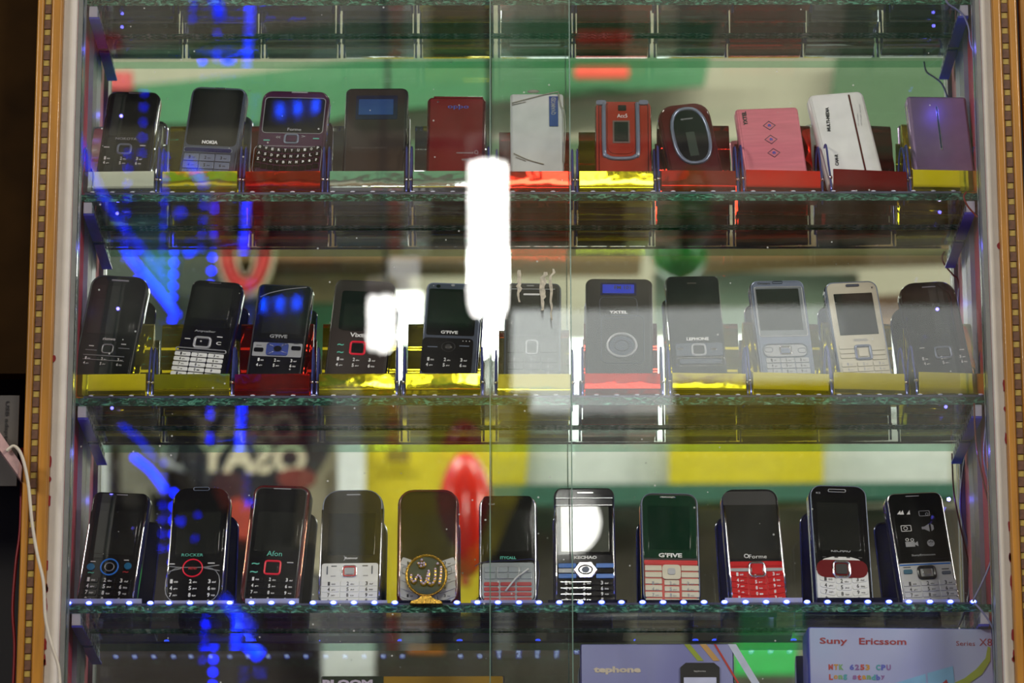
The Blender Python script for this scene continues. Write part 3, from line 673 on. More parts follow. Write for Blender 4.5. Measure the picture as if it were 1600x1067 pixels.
def holder(row, x0, x1, ylb, col, yaw, label, group, cut=0):
    cx = (x0+x1)/2; p = P(cx, ylb, 0.002); W = P(x1, ylb, 0.002).x-P(x0, ylb, 0.002).x
    e0 = empty('phone_holder', label, 'phone holder', group, loc=(p.x, 0.004, ZSH[row]+0.0001)); e0.rotation_euler = (math.radians(-4.2 if (row, x0) in ((1, 779), (1, 906), (2, 778)) else 0), 0, math.radians(yaw))
    ribbon('front_lip', LIP, W, 0.0022, ACR[col], ACE[col], e0)
    ribbon('back_rest', BACK, W*0.99, 0.0022, ACR[col], ACE[col], e0)
    for s in (-1, 1):
        xx = s*(W/2+0.0019)
        tube('side_wire', [Vector((xx, 0.001, 0.0018)), Vector((xx, 0.003, 0.014)), Vector((xx, 0.010, 0.030)), Vector((xx*0.995, 0.018, 0.049)), Vector((xx*0.99, 0.026, 0.051)), Vector((xx*0.99, 0.034, 0.038)), Vector((xx*0.99, 0.040, 0.0018))], 0.0010, acedge, e0, n=6, res=3)
        newobj('wire_knot', spheremesh('wire_knot', 0.0019, 8, 5), chrome, e0, loc=(xx, 0.0032, 0.0155))
    return e0
CN = {'y': 'yellow', 'r': 'red', 'd': 'dark red', 'c': 'clear silvery'}
H1 = [(128, 240, 'c', -2), (253, 370, 'y', -1), (383, 500, 'r', -1), (515, 631, 'c', 0), (645, 760, 'c', 0), (779, 892, 'r', 0), (906, 1021, 'y', 0), (1034, 1150, 'r', 2), (1166, 1283, 'r', 4), (1302, 1419, 'd', 8), (1427, 1531, 'y', 4)]
H2 = [(112, 227, 'y', -2), (240, 358, 'y', -1), (366, 483, 'r', -1), (498, 616, 'y', 0), (634, 750, 'y', 0), (778, 892, 'y', 0), (914, 1032, 'r', 0), (1051, 1166, 'y', 3), (1177, 1300, 'y', 6), (1303, 1415, 'y', 6), (1436, 1546, 'y', 7)]
D1 = ['small navy phone', 'blue grey bar phone', 'plum keyboard phone', 'black slab phone', 'maroon clamshell phone', 'plastic wrapped white box', 'brick red clamshell phone', 'dark red phone with an oval ring', 'pink phone', 'white tilted phone with a dark stripe', 'lilac phone']
D2 = ['leftmost black phone of the middle row', 'black slider phone with silver keys', 'black phone with a silver and blue key bar', 'black phone under the lamp glare', 'dark phone with grey blue frame', 'grey phone behind the glue smears', 'black phone with a big round ring', 'black slider phone with a green screen', 'silver blue phone', 'cream phone', 'rightmost black phone of the middle row']
for i, (a, b, c, yw) in enumerate(H1): holder(1, a, b, 301, c, yw, f'{CN[c]} bent acrylic holder under the {D1[i]}', 'acrylic holders on the second shelf')
for i, (a, b, c, yw) in enumerate(H2): holder(2, a, b, 619, c, yw, f'{CN[c]} bent acrylic holder under the {D2[i]}', 'acrylic holders on the third shelf')
H0 = [(142, 262, 'c'), (276, 390, 'c'), (403, 515, 'c'), (530, 640, 'c'), (655, 765, 'y'), (782, 892, 'c'), (904, 1020, 'r'), (1036, 1145, 'c'), (1152, 1268, 'r'), (1276, 1386, 'c'), (1400, 1510, 'c')]
ORD = ['leftmost', 'second from left', 'third from left', 'fourth from left', 'fifth from left', 'middle', 'fifth from right', 'fourth from right', 'third from right', 'second from right', 'rightmost']
for i, (a, b, c) in enumerate(H0):
    h = holder(0, a, b, -3, c, 0, f'{CN[c]} acrylic holder on the top shelf, {ORD[i]}, seen from below', 'acrylic holders on the top shelf')
    ph = empty('mobile_phone', f'dark phone underside above the top glass shelf, {ORD[i]} of its row', 'phone', 'phones on the top shelf', loc=h.location+Vector((0, 0.014, 0.004)))
    ph.rotation_euler = (math.radians(-14), 0, 0)
    newobj('body', prism('body', rrect(0.048, 0.1, 0.008, 0.006), -0.014, 0, 0.002, lambda q: rrect(0.048-2*q, 0.1-2*q, 0.007, 0.005)), mblack, ph, loc=(0, 0, 0.05))
    newobj('screen', prism('screen', rrect(0.038, 0.045, 0.002, 0.002), 0.0001, 0.0006), sglass, ph, loc=(0, 0, 0.07))
# low stands of the lit row
H3 = [(97, 221, 0, 1, 'w', -5), (241, 365, 0, 0, 'w', -3), (383, 467, 0, 1, 'w', -3), (487, 605, 0, 0, 'w', -2), (620, 704, 0, 0, 'd', 0), (736, 838, 0, 0, 'w', 0), (856, 980, 0, 0, 'd', 0), (1001, 1093, 0, 0, 'd', 2), (1133, 1254, 0, 1, 'w', 4), (1277, 1404, 0, 1, 'd', 6), (1411, 1500, 0, 0, 'w', 6)]
D3 = ['leftmost phone of the lowest row', 'black phone with a red ring key', 'dark phone with a red frame', 'white and dark phone with a red square key', 'red framed phone behind the round medallion', 'blue chrome phone with red keys', 'black phone with blue bars', 'white and red keyed phone', 'phone with a bright red keypad', 'tall dark phone with a red oval', 'rightmost silver keyed phone']
for i, (a, b, _, tall, c, yw) in enumerate(H3):
    p = P((a+b)/2, 945, 0.004); W = P(b, 945, 0.004).x-P(a, 945, 0.004).x; h = 0.0068 if tall else 0.0052
    e0 = empty('phone_stand', f'low {"frosted white" if c == "w" else "dark smoky"} acrylic stand under the {D3[i]}', 'phone stand', 'low acrylic stands on the fourth shelf', loc=(p.x, 0.005, ZSH[3]+0.0001))
    m = frost if c == 'w' else darkac
    ribbon('front_lip', [(0, h), (0.0004, h*0.6), (0.0012, 0.0016), (0.004, 0.0011), (0.03, 0.0011)], W, 0.0020, m, m, e0)
    ribbon('back_rest', [(0.030, 0.0011), (0.034, 0.003), (0.042, 0.035), (0.046, 0.052), (0.048, 0.053), (0.050, 0.050), (0.056, 0.0012)], W*0.45, 0.0020, acedge if c == 'w' else darkac, acedge, e0)

ledon = bpy.data.materials.new('led_blue_halo'); ledon.use_nodes = True
_b = ledon.node_tree.nodes['Principled BSDF']; _b.inputs['Emission Color'].default_value = (0.01, 0.05, 1.0, 1); _b.inputs['Emission Strength'].default_value = 4.5
ledcore = mat('led_core_glow', (0.8, 0.8, 1), 0.3, emit=(0.5, 0.65, 1.0), estr=8.0)
coreme = spheremesh('led_core', 0.0015, 8, 5, 1.4, 0.8, 0.8); coreme.materials.append(ledcore)
ledoff = mat('unlit_led_dome', s2l(215, 220, 235), 0.15, coat=0.5)
pcb = mat('led_strip_backing', s2l(60, 62, 90), 0.3, coat=0.3)
LEDM = {True: spheremesh('led', 0.0023, 10, 6, 1.25, 0.6, 0.8), False: spheremesh('led', 0.0015, 8, 5, 1.5, 0.7, 0.55)}  # lit dome enlarged so its blue emission stands in for the halo
LEDM[True].materials.append(ledon); LEDM[False].materials.append(ledoff)
def ledstrip(row, ypx, xs, lit, label):
    a = P(min(xs)-12, ypx, -0.002); b = P(max(xs)+12, ypx, -0.002)
    e0 = empty('led_strip', label, 'light strip', loc=(a.x, 0, ZSH[row]))
    L = b.x-a.x
    box('strip_backing', 0, L, -0.0002+0.0006, 0.0014, 0.0001, 0.0018 if lit else 0.0020, pcb, e0)
    for k, x in enumerate(xs):
        ld = newobj('led', LEDM[lit], None, e0, loc=(P(x, ypx, 0).x-a.x, -0.0002, 0.0021))
        if lit: newobj('led_core', coreme, None, ld, loc=(0, -0.0012, 0))
        if lit: 
            pass
ledstrip(1, 299, [144+31.3*k for k in range(44)], False, 'thin unlit light strip along the front of the second shelf')
ledstrip(2, 617, [142+31.6*k for k in range(45)], False, 'thin unlit light strip along the front of the third shelf')
ledstrip(3, 942, [107, 139, 170, 202, 235, 264, 297, 329, 359, 393, 424, 456, 489, 521, 553, 585, 617, 649, 682, 714, 746, 778, 811, 842, 874, 907, 940, 971, 1004, 1036, 1068, 1100, 1132, 1165, 1197, 1229, 1261, 1293, 1325, 1356, 1389, 1420, 1453, 1485, 1521], True, 'lit blue white light strip along the front of the fourth shelf')

# blue point lights added under shelf ends to tint side panels and brackets violet
for xx in (XL+0.016, XR-0.016):
    for row in (0, 1, 2):
        pointl('added_violet_fill', (xx, -0.006, SH[row]-0.050), 0.008, (0.14, 0.12, 1.0), 0.0015)

# ================================================================ PHONES
KX0 = {}
class Phone:
    def __init__(s, row, xb, yb, top, w, roll, yaw, label, lean=None, depth=None, t=13.0, rt=12, rb=12, bulge=0, body=black, rim=None, rimw=2.2, face=None, group=None, name='mobile_phone', cat='phone'):
        if lean is None: lean = {1: 14, 2: 14, 3: 11}[row]
        if depth is None: depth = {1: 0.020, 2: 0.020, 3: 0.0105}[row]
        A = P(xb, yb, depth); s.A = A; s.roll = math.radians(roll)
        kx = ((A-CAM).dot(FWD))/FPX; ev = TH+math.atan((533.5-yb)/FPX)
        s.kx = kx/math.cos(math.radians(abs(yaw))); s.ky = kx/math.cos(ev+math.radians(lean))*math.cos(ev-TH)
        s.xb, s.yb = xb, yb
        s.k = math.sqrt(s.kx*s.ky)
        s.w = w*s.kx; s.h = (yb-top)/math.cos(s.roll)*s.ky
        s.e = empty(name, label, cat, group, loc=A)
        s.M = Matrix.Rotation(math.radians(yaw), 4, 'Z') @ Matrix.Rotation(math.radians(-lean), 4, 'X') @ Matrix.Rotation(s.roll, 4, 'Y')
        s.e.matrix_world = Matrix.Translation(A) @ s.M
        s.e.rotation_euler = s.M.to_euler()
        T = t/1000; k = s.k; s.rt = rt*k; s.rb = rb*k; s.bulge = bulge*k; bv = min(0.0028, T*0.3)
        s.hh = s.h-s.bulge
        ol = rrect(s.w, s.hh, s.rt, s.rb, 5, s.bulge)
        ins = lambda q: rrect(s.w-2*q, s.hh-2*q, max(s.rt-q, 1e-4), max(s.rb-q, 1e-4), 5, s.bulge)
        newobj('body', prism('body', ol, -T, 0.0, bv, ins), body, s.e, loc=(0, 0, s.hh/2))
        if rim is not None:
            g = rimw*k
            newobj('rim', ringmesh('rim', ins(bv*0.25), ins(bv*0.25+g), -bv*1.2, 0.0006), rim, s.e, loc=(0, 0, s.hh/2))
        g = (bv*0.9 if rim is None else rimw*k+bv*0.2)
        if face is not None:
            newobj('face_plate', prism('face_plate', ins(g), -0.001, 0.0004, 0.0003, lambda q: ins(g+q)), face, s.e, loc=(0, 0, s.hh/2))
        s.T = T
    def uv(s, X, Y):
        dx = X-s.xb; dy = s.yb-Y; c, n = math.cos(s.roll), math.sin(s.roll)
        return ((dx*c-dy*n)*s.kx, (dx*n+dy*c)*s.ky)
    def plate(s, name, X, Y, w, h, m, r=2, w0=0.0002, w1=0.0007, rt=None, rb=None, bev=0.0002, bulge=0, ang=0):
        u, v = s.uv(X, Y); W = w*s.kx; H = h*s.ky
        rt = (r if rt is None else rt)*s.k; rb = (r if rb is None else rb)*s.k; B = bulge*s.k
        f = lambda q: rrect(W-2*q, H-2*q, max(rt-q, 2e-5), max(rb-q, 2e-5), 3, B)
        bev = min(bev, W/4, H/4, (w1-w0)/2)
        return newobj(name, prism(name, f(0), w0, w1, bev, f), m, s.e, loc=(u, 0, v), rot=(0, ang, 0))
    def ring(s, name, X, Y, w, h, g, m, r=6, w1=0.0014, p=None):
        u, v = s.uv(X, Y); W = w*s.kx; H = h*s.ky; G = g*s.k
        if p: a, b = ell(W, H, 24, p), ell(W-2*G, H-2*G, 24, p)
        else: a, b = rrect(W, H, r*s.k, r*s.k, 4), rrect(W-2*G, H-2*G, max(r*s.k-G, 2e-4), max(r*s.k-G, 2e-4), 4)
        return newobj(name, ringmesh(name, a, b, 0.0002, w1), m, s.e, loc=(u, 0, v))
    def disc(s, name, X, Y, w, h, m, w1=0.0012, p=2.0):
        u, v = s.uv(X, Y); W = w*s.kx; H = h*s.ky
        b = min(0.0003, W/5); f = lambda q: ell(W-2*q, H-2*q, 20, p)
        return newobj(name, prism(name, f(0), 0.0002, w1, b, f), m, s.e, loc=(u, 0, v))
    def text(s, st, X, Y, w, h, m=None, ang=0, wv=0.00085, bold=0.02, name='logo'):
        u, v = s.uv(X, Y); a = math.radians(ang)
        W, H = (w*s.kx, h*s.ky) if abs(ang) < 45 else (w*s.ky, h*s.kx)
        V, F = textgeo([(st, 0, 0, W, H, a, bold)], wv)
        return newobj(name, meshof(name, V, F), m or prw, s.e, loc=(u, 0, v))
    def legends(s, X0, Y0, X1, Y1, rows, m=None, wv=0.0016, cols=3, size=6.5, bow=0, sub=True, start=0):
        """telephone key legends, centres from (X0,Y0) to (X1,Y1) in photo pixels"""
        lab = [('1', 'oo'), ('2', 'abc'), ('3', 'def'), ('4', 'ghi'), ('5', 'jkl'), ('6', 'mno'), ('7', 'pqrs'), ('8', 'tuv'), ('9', 'wxyz'), ('*', '+'), ('0', '_'), ('#', '')]
        it = []
        nr = rows
        c, n = math.cos(s.roll), math.sin(s.roll)
        for r in range(nr):
            for q in range(3):
                tx = X0+(X1-X0)*q/2; ty = Y0+(Y1-Y0)*(r/(nr-1) if nr > 1 else 0)
                u, v = s.uv(X0, Y0); u += (X1-X0)*s.kx*q/2; 
                u2, v2 = s.uv(X0, Y0+(Y1-Y0)*(r/(nr-1) if nr > 1 else 0)); du = 0
                u = s.uv(X0, Y0)[0]+(X1-X0)*s.kx*q/2; v = v2 + (bow*s.ky if q != 1 else 0)
                a, b = lab[(r*3+q+start) % 12]
                it.append((a, u-size*0.35*s.kx, v, size*0.62*s.kx, size*s.ky, 0, 0.03))
                if sub and b: it.append((b, u+size*0.75*s.kx, v-size*0.16*s.ky, size*1.0*s.kx, size*0.45*s.ky, 0, 0.02))
        V, F = textgeo(it, wv)
        return newobj('key_legends', meshof('key_legends', V, F), m or prw, s.e)
    def keys(s, X0, Y0, X1, Y1, rows, m, cols=3, gap=1.2, r=1.5, bow=0, w1=0.0014, h=None, legends=None, size=6.5, tilt=0):
        """grid of separate keys inside the box X0..X1, Y0..Y1 (outer edges, photo pixels at the key rows)"""
        W = (X1-X0)/cols; H = (Y1-Y0)/rows
        for a in range(rows):
            for b in range(cols):
                off = bow*((b-(cols-1)/2)/max(1, (cols-1)/2))**2
                yy = Y0+H*(a+0.5)-off
                xs = (X0+X1)/2 + (b-(cols-1)/2)*W
                uc, vc = s.uv((X0+X1)/2, (Y0+Y1)/2)
                u = uc+(b-(cols-1)/2)*W*s.kx; v = vc+((Y0+Y1)/2-yy)*s.ky
                ww = (W-gap)*s.kx; hh = (H-gap)*s.ky; rr_ = min(r*s.k, hh/2.2)
                f = lambda q: rrect(ww-2*q, hh-2*q, max(rr_-q, 2e-5), max(rr_-q, 2e-5), 2)
                bev = min(0.00035, hh/4, ww/4)
                newobj('key', prism('key', f(0), 0.0002, w1, bev, f), m, s.e, loc=(u, 0, v), rot=(0, -0.06*bow*(b-(cols-1)/2), 0))
        if legends is not None:
            it = []
            lab = [('1', 'oo'), ('2', 'abc'), ('3', 'def'), ('4', 'ghi'), ('5', 'jkl'), ('6', 'mno'), ('7', 'pqrs'), ('8', 'tuv'), ('9', 'wxyz'), ('*', '+'), ('0', '_'), ('#', '')]
            uc, vc = s.uv((X0+X1)/2, (Y0+Y1)/2)
            for a in range(rows):
                for b in range(cols):
                    off = bow*((b-(cols-1)/2)/max(1, (cols-1)/2))**2
                    u = uc+(b-(cols-1)/2)*W*s.kx; v = vc+((Y0+Y1)/2-(Y0+H*(a+0.5)-off))*s.ky
                    A_, B_ = lab[(a*3+b) % 12]
                    it.append((A_, u-size*0.5*s.kx, v, size*0.6*s.kx, size*s.ky, 0, 0.03))
                    if B_: it.append((B_, u+size*0.7*s.kx, v-size*0.15*s.ky, size*1.0*s.kx, size*0.42*s.ky, 0, 0.02))
            V, F = textgeo(it, w1+0.0001)
            newobj('key_legends', meshof('key_legends', V, F), legends, s.e)
    def slot(s, X, Y, w=26, h=3, m=None):
        return s.plate('speaker_slot', X, Y, w, h, m or chrome, r=1.4, w0=0.0002, w1=0.0009)
    def dashes(s, X0, X1, Y, w=9, m=None, dy=0):
        s.plate('soft_key', X0, Y, w, 1.6, m or prw, r=0.6, w1=0.0010); s.plate('soft_key', X1, Y+dy, w, 1.6, m or prw, r=0.6, w1=0.0010)
    def side(s, ysc=0.5, m=chrome, sgn=1):
        """side buttons on the visible flank"""
        x = s.w/2
        v, f = boxv(-0.0004, 0.0007, 0.004, 0.0065, -0.009, 0.009)
        newobj('side_button', meshof('side_button', v, f), m, s.e, loc=(sgn*x, 0, s.h*ysc))

# ---------- second shelf (row 1)
Y1 = 290
p = Phone(1, 188, Y1, 141, 85, 3.6, -5, 'small navy black bar phone with silver sides, leftmost in a clear holder', rt=13, rb=12, body=chrome, rim=black, rimw=3, face=black)
p.slot(199, 144, 22); p.plate('screen', 196, 182, 68, 62, sglass, 4); p.plate('display', 196, 184, 56, 50, lcd, 2, 0.0005, 0.0009)
p.text('NOKOYA', 191, 217, 34, 4, prg); p.ring('nav_ring', 189, 233, 24, 17, 3, silverblue, 6); p.plate('nav_button', 189, 233, 16, 10, black, 3, w1=0.0012)
p.dashes(161, 218, 229); p.legends(162, 247, 213, 247, 1, size=5); p.legends(161, 254, 212, 254, 1, size=5, start=3); p.side(0.75)
p = Phone(1, 320, Y1, 134, 90, 4.6, -4, 'blue grey bar phone with black screen and light keys in a yellow holder', rt=14, rb=10, body=gun, rim=gun, rimw=3, face=gun)
p.slot(333, 137, 18, 2.4); p.plate('screen', 328, 183, 80, 90, sglass, 7); p.plate('display', 328.5, 180, 66, 72, lcd, 2, 0.0006, 0.0010)
p.text('NOKIA', 323, 222.5, 25, 5.5, prw, bold=0.04); p.plate('blue_bar', 321, 235.5, 75, 6, navy, 3, w1=0.0018)
p.ring('bar_trim', 321, 235.5, 77, 8, 1.2, silverblue, 3.5, 0.0016); p.keys(282, 241, 357, 277, 3, silverblue, gap=1.2, legends=prd, size=5); p.side(0.6)
p = Phone(1, 447, Y1, 140, 108, 3.0, -4, 'wide plum coloured phone with a full curved letter keyboard in a red holder', rt=16, rb=14, body=plum, rim=plum, rimw=3, face=plum)
p.slot(460, 143.5, 26, 2, prg); p.plate('screen', 453, 180, 95, 55, sglass, 5); p.ring('screen_trim', 453, 180, 97, 57, 1, silver, 6, 0.0009); p.plate('display', 453, 176, 78, 42, lcd, 2, 0.0006, 0.0010)
p.text('Forme', 455, 202.5, 22, 4.5, prg); p.ring('nav_ring', 451, 217, 24, 16, 3, silverblue, 5); p.plate('nav_button', 451, 217, 16, 9, plum, 2, w1=0.0013)
p.text('<<', 430, 214, 7, 3.5, prg); p.text('>', 470, 214, 6, 3.5, prg); p.dashes(412, 490, 218, 10, prt)
for r in range(4):
    uc, vc = p.uv(448-1.0*r, 236+9.3*r)
    for q in range(10):
        off = 5.0*((q-4.5)/4.5)**2
        f = lambda z: rrect(9.0*p.kx-2*z, 7.2*p.ky-2*z, 0.0006, 0.0006, 2)
        newobj('key', prism('key', f(0), 0.0002, 0.0014, 0.0003, f), black, p.e, loc=(uc+(q-4.5)*10.2*p.kx, 0, vc+off*p.ky), rot=(0, -0.02*(q-4.5), 0))
it = []
for r, row in enumerate(('QWERTYUIOP', 'ASDFGHJKL;', 'ZXCVBNM,.?')):
    uc, vc = p.uv(448-1.0*r, 236+9.3*r)
    for q, ch in enumerate(row): it.append((ch, uc+(q-4.5)*10.2*p.kx, vc+5.0*((q-4.5)/4.5)**2*p.ky, 3.6*p.kx, 4.0*p.ky, 0, 0.03))
V, F = textgeo(it, 0.0016); newobj('key_legends', meshof('key_legends', V, F), prw, p.e)
p.ring('keyboard_line', 446, 250, 108, 44, 0.8, silver, 8, 0.0006); p.side(0.8); p.side(0.6)
PHQ = p
p = Phone(1, 583, Y1, 134, 99, 0.6, -2, 'plain black slab phone with small blue screen at top in a clear holder', rt=9, rb=9, body=mblack, face=brown, t=12)
p.plate('screen', 585, 167, 66, 38, mat('dark_blue_window', s2l(44, 46, 66), 0.12), 1.5); p.plate('display', 584, 166.5, 55, 25, lcdblue, 1, 0.0005, 0.0010)
p.text('ababababab', 575, 231, 56, 2.4, mat('faint_print', s2l(80, 72, 70), 0.5)); p.side(0.7); p.side(0.5)
p = Phone(1, 711, Y1, 149, 92, 0.6, 0, 'maroon clamshell phone with a red hinge bar in a clear holder', rt=7, rb=6, body=maroond, face=maroon, t=15)
u, v = p.uv(715, 149); tube('hinge_bar', [Vector((-39*p.kx, 0.006, 0)), Vector((39*p.kx, 0.006, 0))], 0.0042, maroon, p.e, n=14, res=1).location = (u, 0, v-0.001)
p.text('oppo', 715, 167.5, 33, 6, prb, bold=0.0); p.text('nearsound', 726, 239, 26, 2.6, prg); p.text('GSMcard', 730, 250, 18, 2.6, prg)
p.ring('round_mark', 744, 238, 6, 6, 0.8, prg, 3, 0.0007, 2); p.ring('round_mark', 744, 250, 6, 6, 0.8, prg, 3, 0.0007, 2); p.disc('hinge_pin', 683, 158, 3, 2, chrome)
p = Phone(1, 840, Y1, 143, 84, -0.2, 0, 'white flat box in crinkled clear plastic with a blue label', name='wrapped_box', cat='box', rt=4, rb=4, body=mat('white_card', s2l(200, 205, 205), 0.35, coat=0.5), t=16)
p.plate('label_sticker', 866, 173, 14, 48, mat('blue_label', s2l(50, 72, 140), 0.3), 0.5); p.text('QVAMCN', 866, 166, 26, 8, prg, ang=90)
p.ring('label_mark', 866, 154, 8, 7, 1.2, prg, 3, 0.0010, 2)
wr = mat('clear_wrap_fold', s2l(150, 150, 138), 0.15, coat=1.0)
for pts, r in (([(800, 160), (830, 152), (858, 145), (874, 142)], 0.0006), ([(874, 144), (878, 165), (884, 180), (882, 255)], 0.0006), ([(803, 240), (825, 250), (850, 257)], 0.0006), ([(806, 246), (822, 252)], 0.0004), ([(800, 163), (822, 158)], 0.0005)):
    tube('wrap_fold', [Vector((p.uv(*q)[0], -0.0007, p.uv(*q)[1])) for q in pts], r, wr, p.e, n=5, res=3)
u, v = p.uv(834, 139); newobj('wrap_tip', spheremesh('wrap_tip', 0.003, 7, 4, 2.0, 0.5, 0.6), wr, p.e, loc=(u, 0.002, v))
p = Phone(1, 975, Y1, 156, 89, 0.4, 0, 'brick red clamshell phone with a chrome U trim and small outer display', rt=10, rb=12, body=maroond, rim=redcl, rimw=5, face=redcl, t=18)
p.plate('hinge_cap', 941, 160, 16, 7, silverblue, 3, 0.0002, 0.0022); p.plate('hinge_cap', 1008, 160, 15, 7, silverblue, 3, 0.0002, 0.0022)
def utrim(p, cx, y0, y1, w, g, m):
    pts = [(cx-w/2, y0), (cx-w/2, y1-12), (cx-w/2+4, y1-4), (cx-w/2+14, y1), (cx+w/2-14, y1), (cx+w/2-4, y1-4), (cx+w/2, y1-12), (cx+w/2, y0)]
    tube('chrome_trim', [Vector((p.uv(*q)[0], -0.0006, p.uv(*q)[1])) for q in pts], g*p.k, m, p.e, n=8, res=4)
utrim(p, 971.5, 160, 248, 53, 3.2, silverblue)
p.plate('inner_panel', 972, 200, 43, 82, redcl, 6, 0.0002, 0.0012, rb=12); p.plate('camera_window', 974, 168.5, 13, 9, black, 1.5, 0.001, 0.0016)
p.text('Acc5', 974, 181, 16, 6, prw, bold=0.0, wv=0.0014); p.plate('outer_display', 972, 206.5, 27, 36, mat('grey_bezel', s2l(110, 90, 86), 0.3), 1, 0.0008, 0.0015); p.plate('display', 972, 206.5, 22, 31, lcd, 0.5, 0.0012, 0.0018)
p = Phone(1, 1093, Y1, 161, 84, -8.5, 3, 'dark red rounded phone tilted left with a blue grey oval ring in a red holder', rt=24, rb=22, body=maroond, rim=maroond, rimw=3, face=maroond, t=18)
p.ring('oval_ring', 1085, 212.5, 62, 91, 5, silverblue, 20, 0.0026, 2.5); p.disc('oval_glass', 1085, 212.5, 53, 82, black, 0.0016, 2.5); p.plate('display', 1086, 226, 14, 38, mat('small_grey_display', s2l(56, 66, 60), 0.1), 1, 0.001, 0.0020); p.text('sponsor', 1080, 187, 20, 3, prg, wv=0.0018)
p = Phone(1, 1216, Y1, 165, 100, -4.2, 5, 'pink brushed phone with three diamond marks in a red holder', rt=5, rb=8, body=pink, face=pink, t=12, bulge=1.5)
p.text('YXTEL', 1171, 186, 22, 6.5, prd, ang=90, bold=0.04)
for X, Y in ((1209, 196), (1210, 218), (1213, 239)):
    u, v = p.uv(X, Y); d = 10.5*p.kx; g = 7.5*p.ky
    newobj('diamond_mark', ringmesh('diamond_mark', [(d, 0), (0, g), (-d, 0), (0, -g)], [(d*.82, 0), (0, g*.8), (-d*.82, 0), (0, -g*.8)], 0.0003, 0.0009), mat('pink_grey_line', s2l(120, 76, 92), 0.3), p.e, loc=(u, 0, v))
    p.text('fi', X, Y, 5, 4, prb, wv=0.0009)
p = Phone(1, 1341, Y1, 143, 90, -8.0, 7, 'white phone tilted left with a dark red stripe, in the dark red holder', rt=10, rb=8, body=white, face=white, t=13)
p.text('MULTI-MEDIA', 1304, 188, 38, 5.5, prd, ang=82, bold=0.04); p.text('CAM-R', 1311, 252, 18, 5.5, prd, ang=82, bold=0.04)
a = p.uv(1341, 143.5); b = p.uv(1354.5, 262); c_ = (b[0]+(b[0]-a[0])*0.2, b[1]+(b[1]-a[1])*0.2)
d = Vector((c_[0]-a[0], c_[1]-a[1])); L = d.length
newobj('stripe', prism('stripe', rrect(2.6*p.kx, L*0.96, 0.0002, 0.0002, 1), 0.0002, 0.0008), maroond, p.e, loc=((a[0]+c_[0])/2, 0, (a[1]+c_[1])/2), rot=(0, math.atan2(d.x, d.y), 0))
p.text('abcdefgh abcdef', 1357, 178, 34, 2.4, mat('pale_print', s2l(170, 170, 175), 0.5), ang=82); p.text('abcdefgh', 1352, 186, 20, 2.2, mat('pale_print', s2l(170, 170, 175), 0.5), ang=82)
p = Phone(1, 1480, Y1, 146, 95, -1.2, 6, 'lilac metallic phone with a thin vertical slit, rightmost on its shelf', rt=4, rb=6, body=lilac, face=lilac, t=15, bulge=2)
p.plate('slit', 1476, 200, 4, 70, chrome, 1.6, 0.0002, 0.0009); p.plate('slit_shadow', 1475.6, 199, 2, 66, navy, 0.8, 0.0006, 0.0010); p.side(0.8, chrome, -1)

# ---------- third shelf (row 2)
Y2 = 608
p = Phone(2, 153, Y2, 428, 94, 6.0, -6, 'tall black phone with rounded corners, leftmost on the third shelf', rt=20, rb=12, body=black, rim=mblack, rimw=3, face=black)
p.slot(172, 437, 28, 2.6, prg); p.plate('screen', 166, 484, 74, 78, sglass, 4); p.plate('display', 165, 494, 62, 54, lcd, 2, 0.0005, 0.0009)
p.text('rionwo', 163.5, 530, 20, 4.5, prw); p.ring('nav_ring', 162, 545.5, 19, 15, 2, silver, 5); p.dashes(136, 187, 539.5, 8)
p.legends(131, 559, 183, 559, 1, size=4.5); p.legends(129, 566.5, 182, 566.5, 1, size=4.5, start=3); p.side(0.6)
for Y in (556, 563): p.plate('key_line', 157, Y, 66, 1, silver, 0.4, w1=0.0009)
p.plate('key_line', 136, 546, 18, 1, silver, 0.4, w1=0.0009); p.plate('key_line', 188, 546, 18, 1, silver, 0.4, w1=0.0009)
p = Phone(2, 306, Y2, 437, 84, 7.0, -6, 'black slider phone with silver white lower keys, second on the third shelf', rt=13, rb=6, body=navy, rim=black, rimw=2.5, face=black)
p.slot(322, 440.5, 20, 2.2); p.plate('screen', 319, 478, 74, 66, sglass, 4); p.plate('display', 319, 473, 62, 50, lcd, 1, 0.0005, 0.0009)
p.text('Anycaller', 313, 518, 34, 4, prg); p.ring('nav_ring', 310, 535.5, 29, 19, 4, silver, 6, 0.002); p.plate('nav_button', 310, 535.5, 20, 11, black, 3, w1=0.0012)
p.dashes(286, 337, 528, 9); p.text('C', 336, 538, 8, 5, prw); p.ring('slide_trim', 309, 548, 82, 6, 1.6, silver, 3, 0.0016)
p.keys(265, 551, 345, 590, 5, white, gap=1.3, legends=prd, size=4.5); p.side(0.7)
p = Phone(2, 424, Y2, 442, 88, 4.2, -5, 'black phone with a silver key bar and blue cross navigation in a red holder', rt=9, rb=8, body=black, rim=mblack, rimw=2.5, face=black)
p.plate('screen', 436, 488, 76, 84, sglass, 5); p.plate('display', 435, 492, 62, 58, lcd, 1, 0.0005, 0.0009)
tube('curved_line', [Vector((p.uv(*q)[0], -0.0009, p.uv(*q)[1])) for q in ((397, 462), (412, 456), (440, 451), (470, 449))], 0.0004, silver, p.e, n=5, res=4)
p.text("G'FIVE", 430, 525.5, 28, 5.5, prg, bold=0.03); p.plate('key_bar', 429.5, 547, 78, 22, silver, 2, w1=0.0010)
p.plate('key', 400, 546, 15, 6.5, black, 2, 0.0008, 0.0016); p.plate('key', 459, 546, 15, 6.5, black, 2, 0.0008, 0.0016)
p.plate('nav_pad', 429.5, 546.5, 35, 20, mat('blue_silver_cross', s2l(110, 130, 200), 0.15, 0.7), 4, 0.0008, 0.0016); p.disc('nav_button', 430, 546, 13, 9, black, 0.0022)
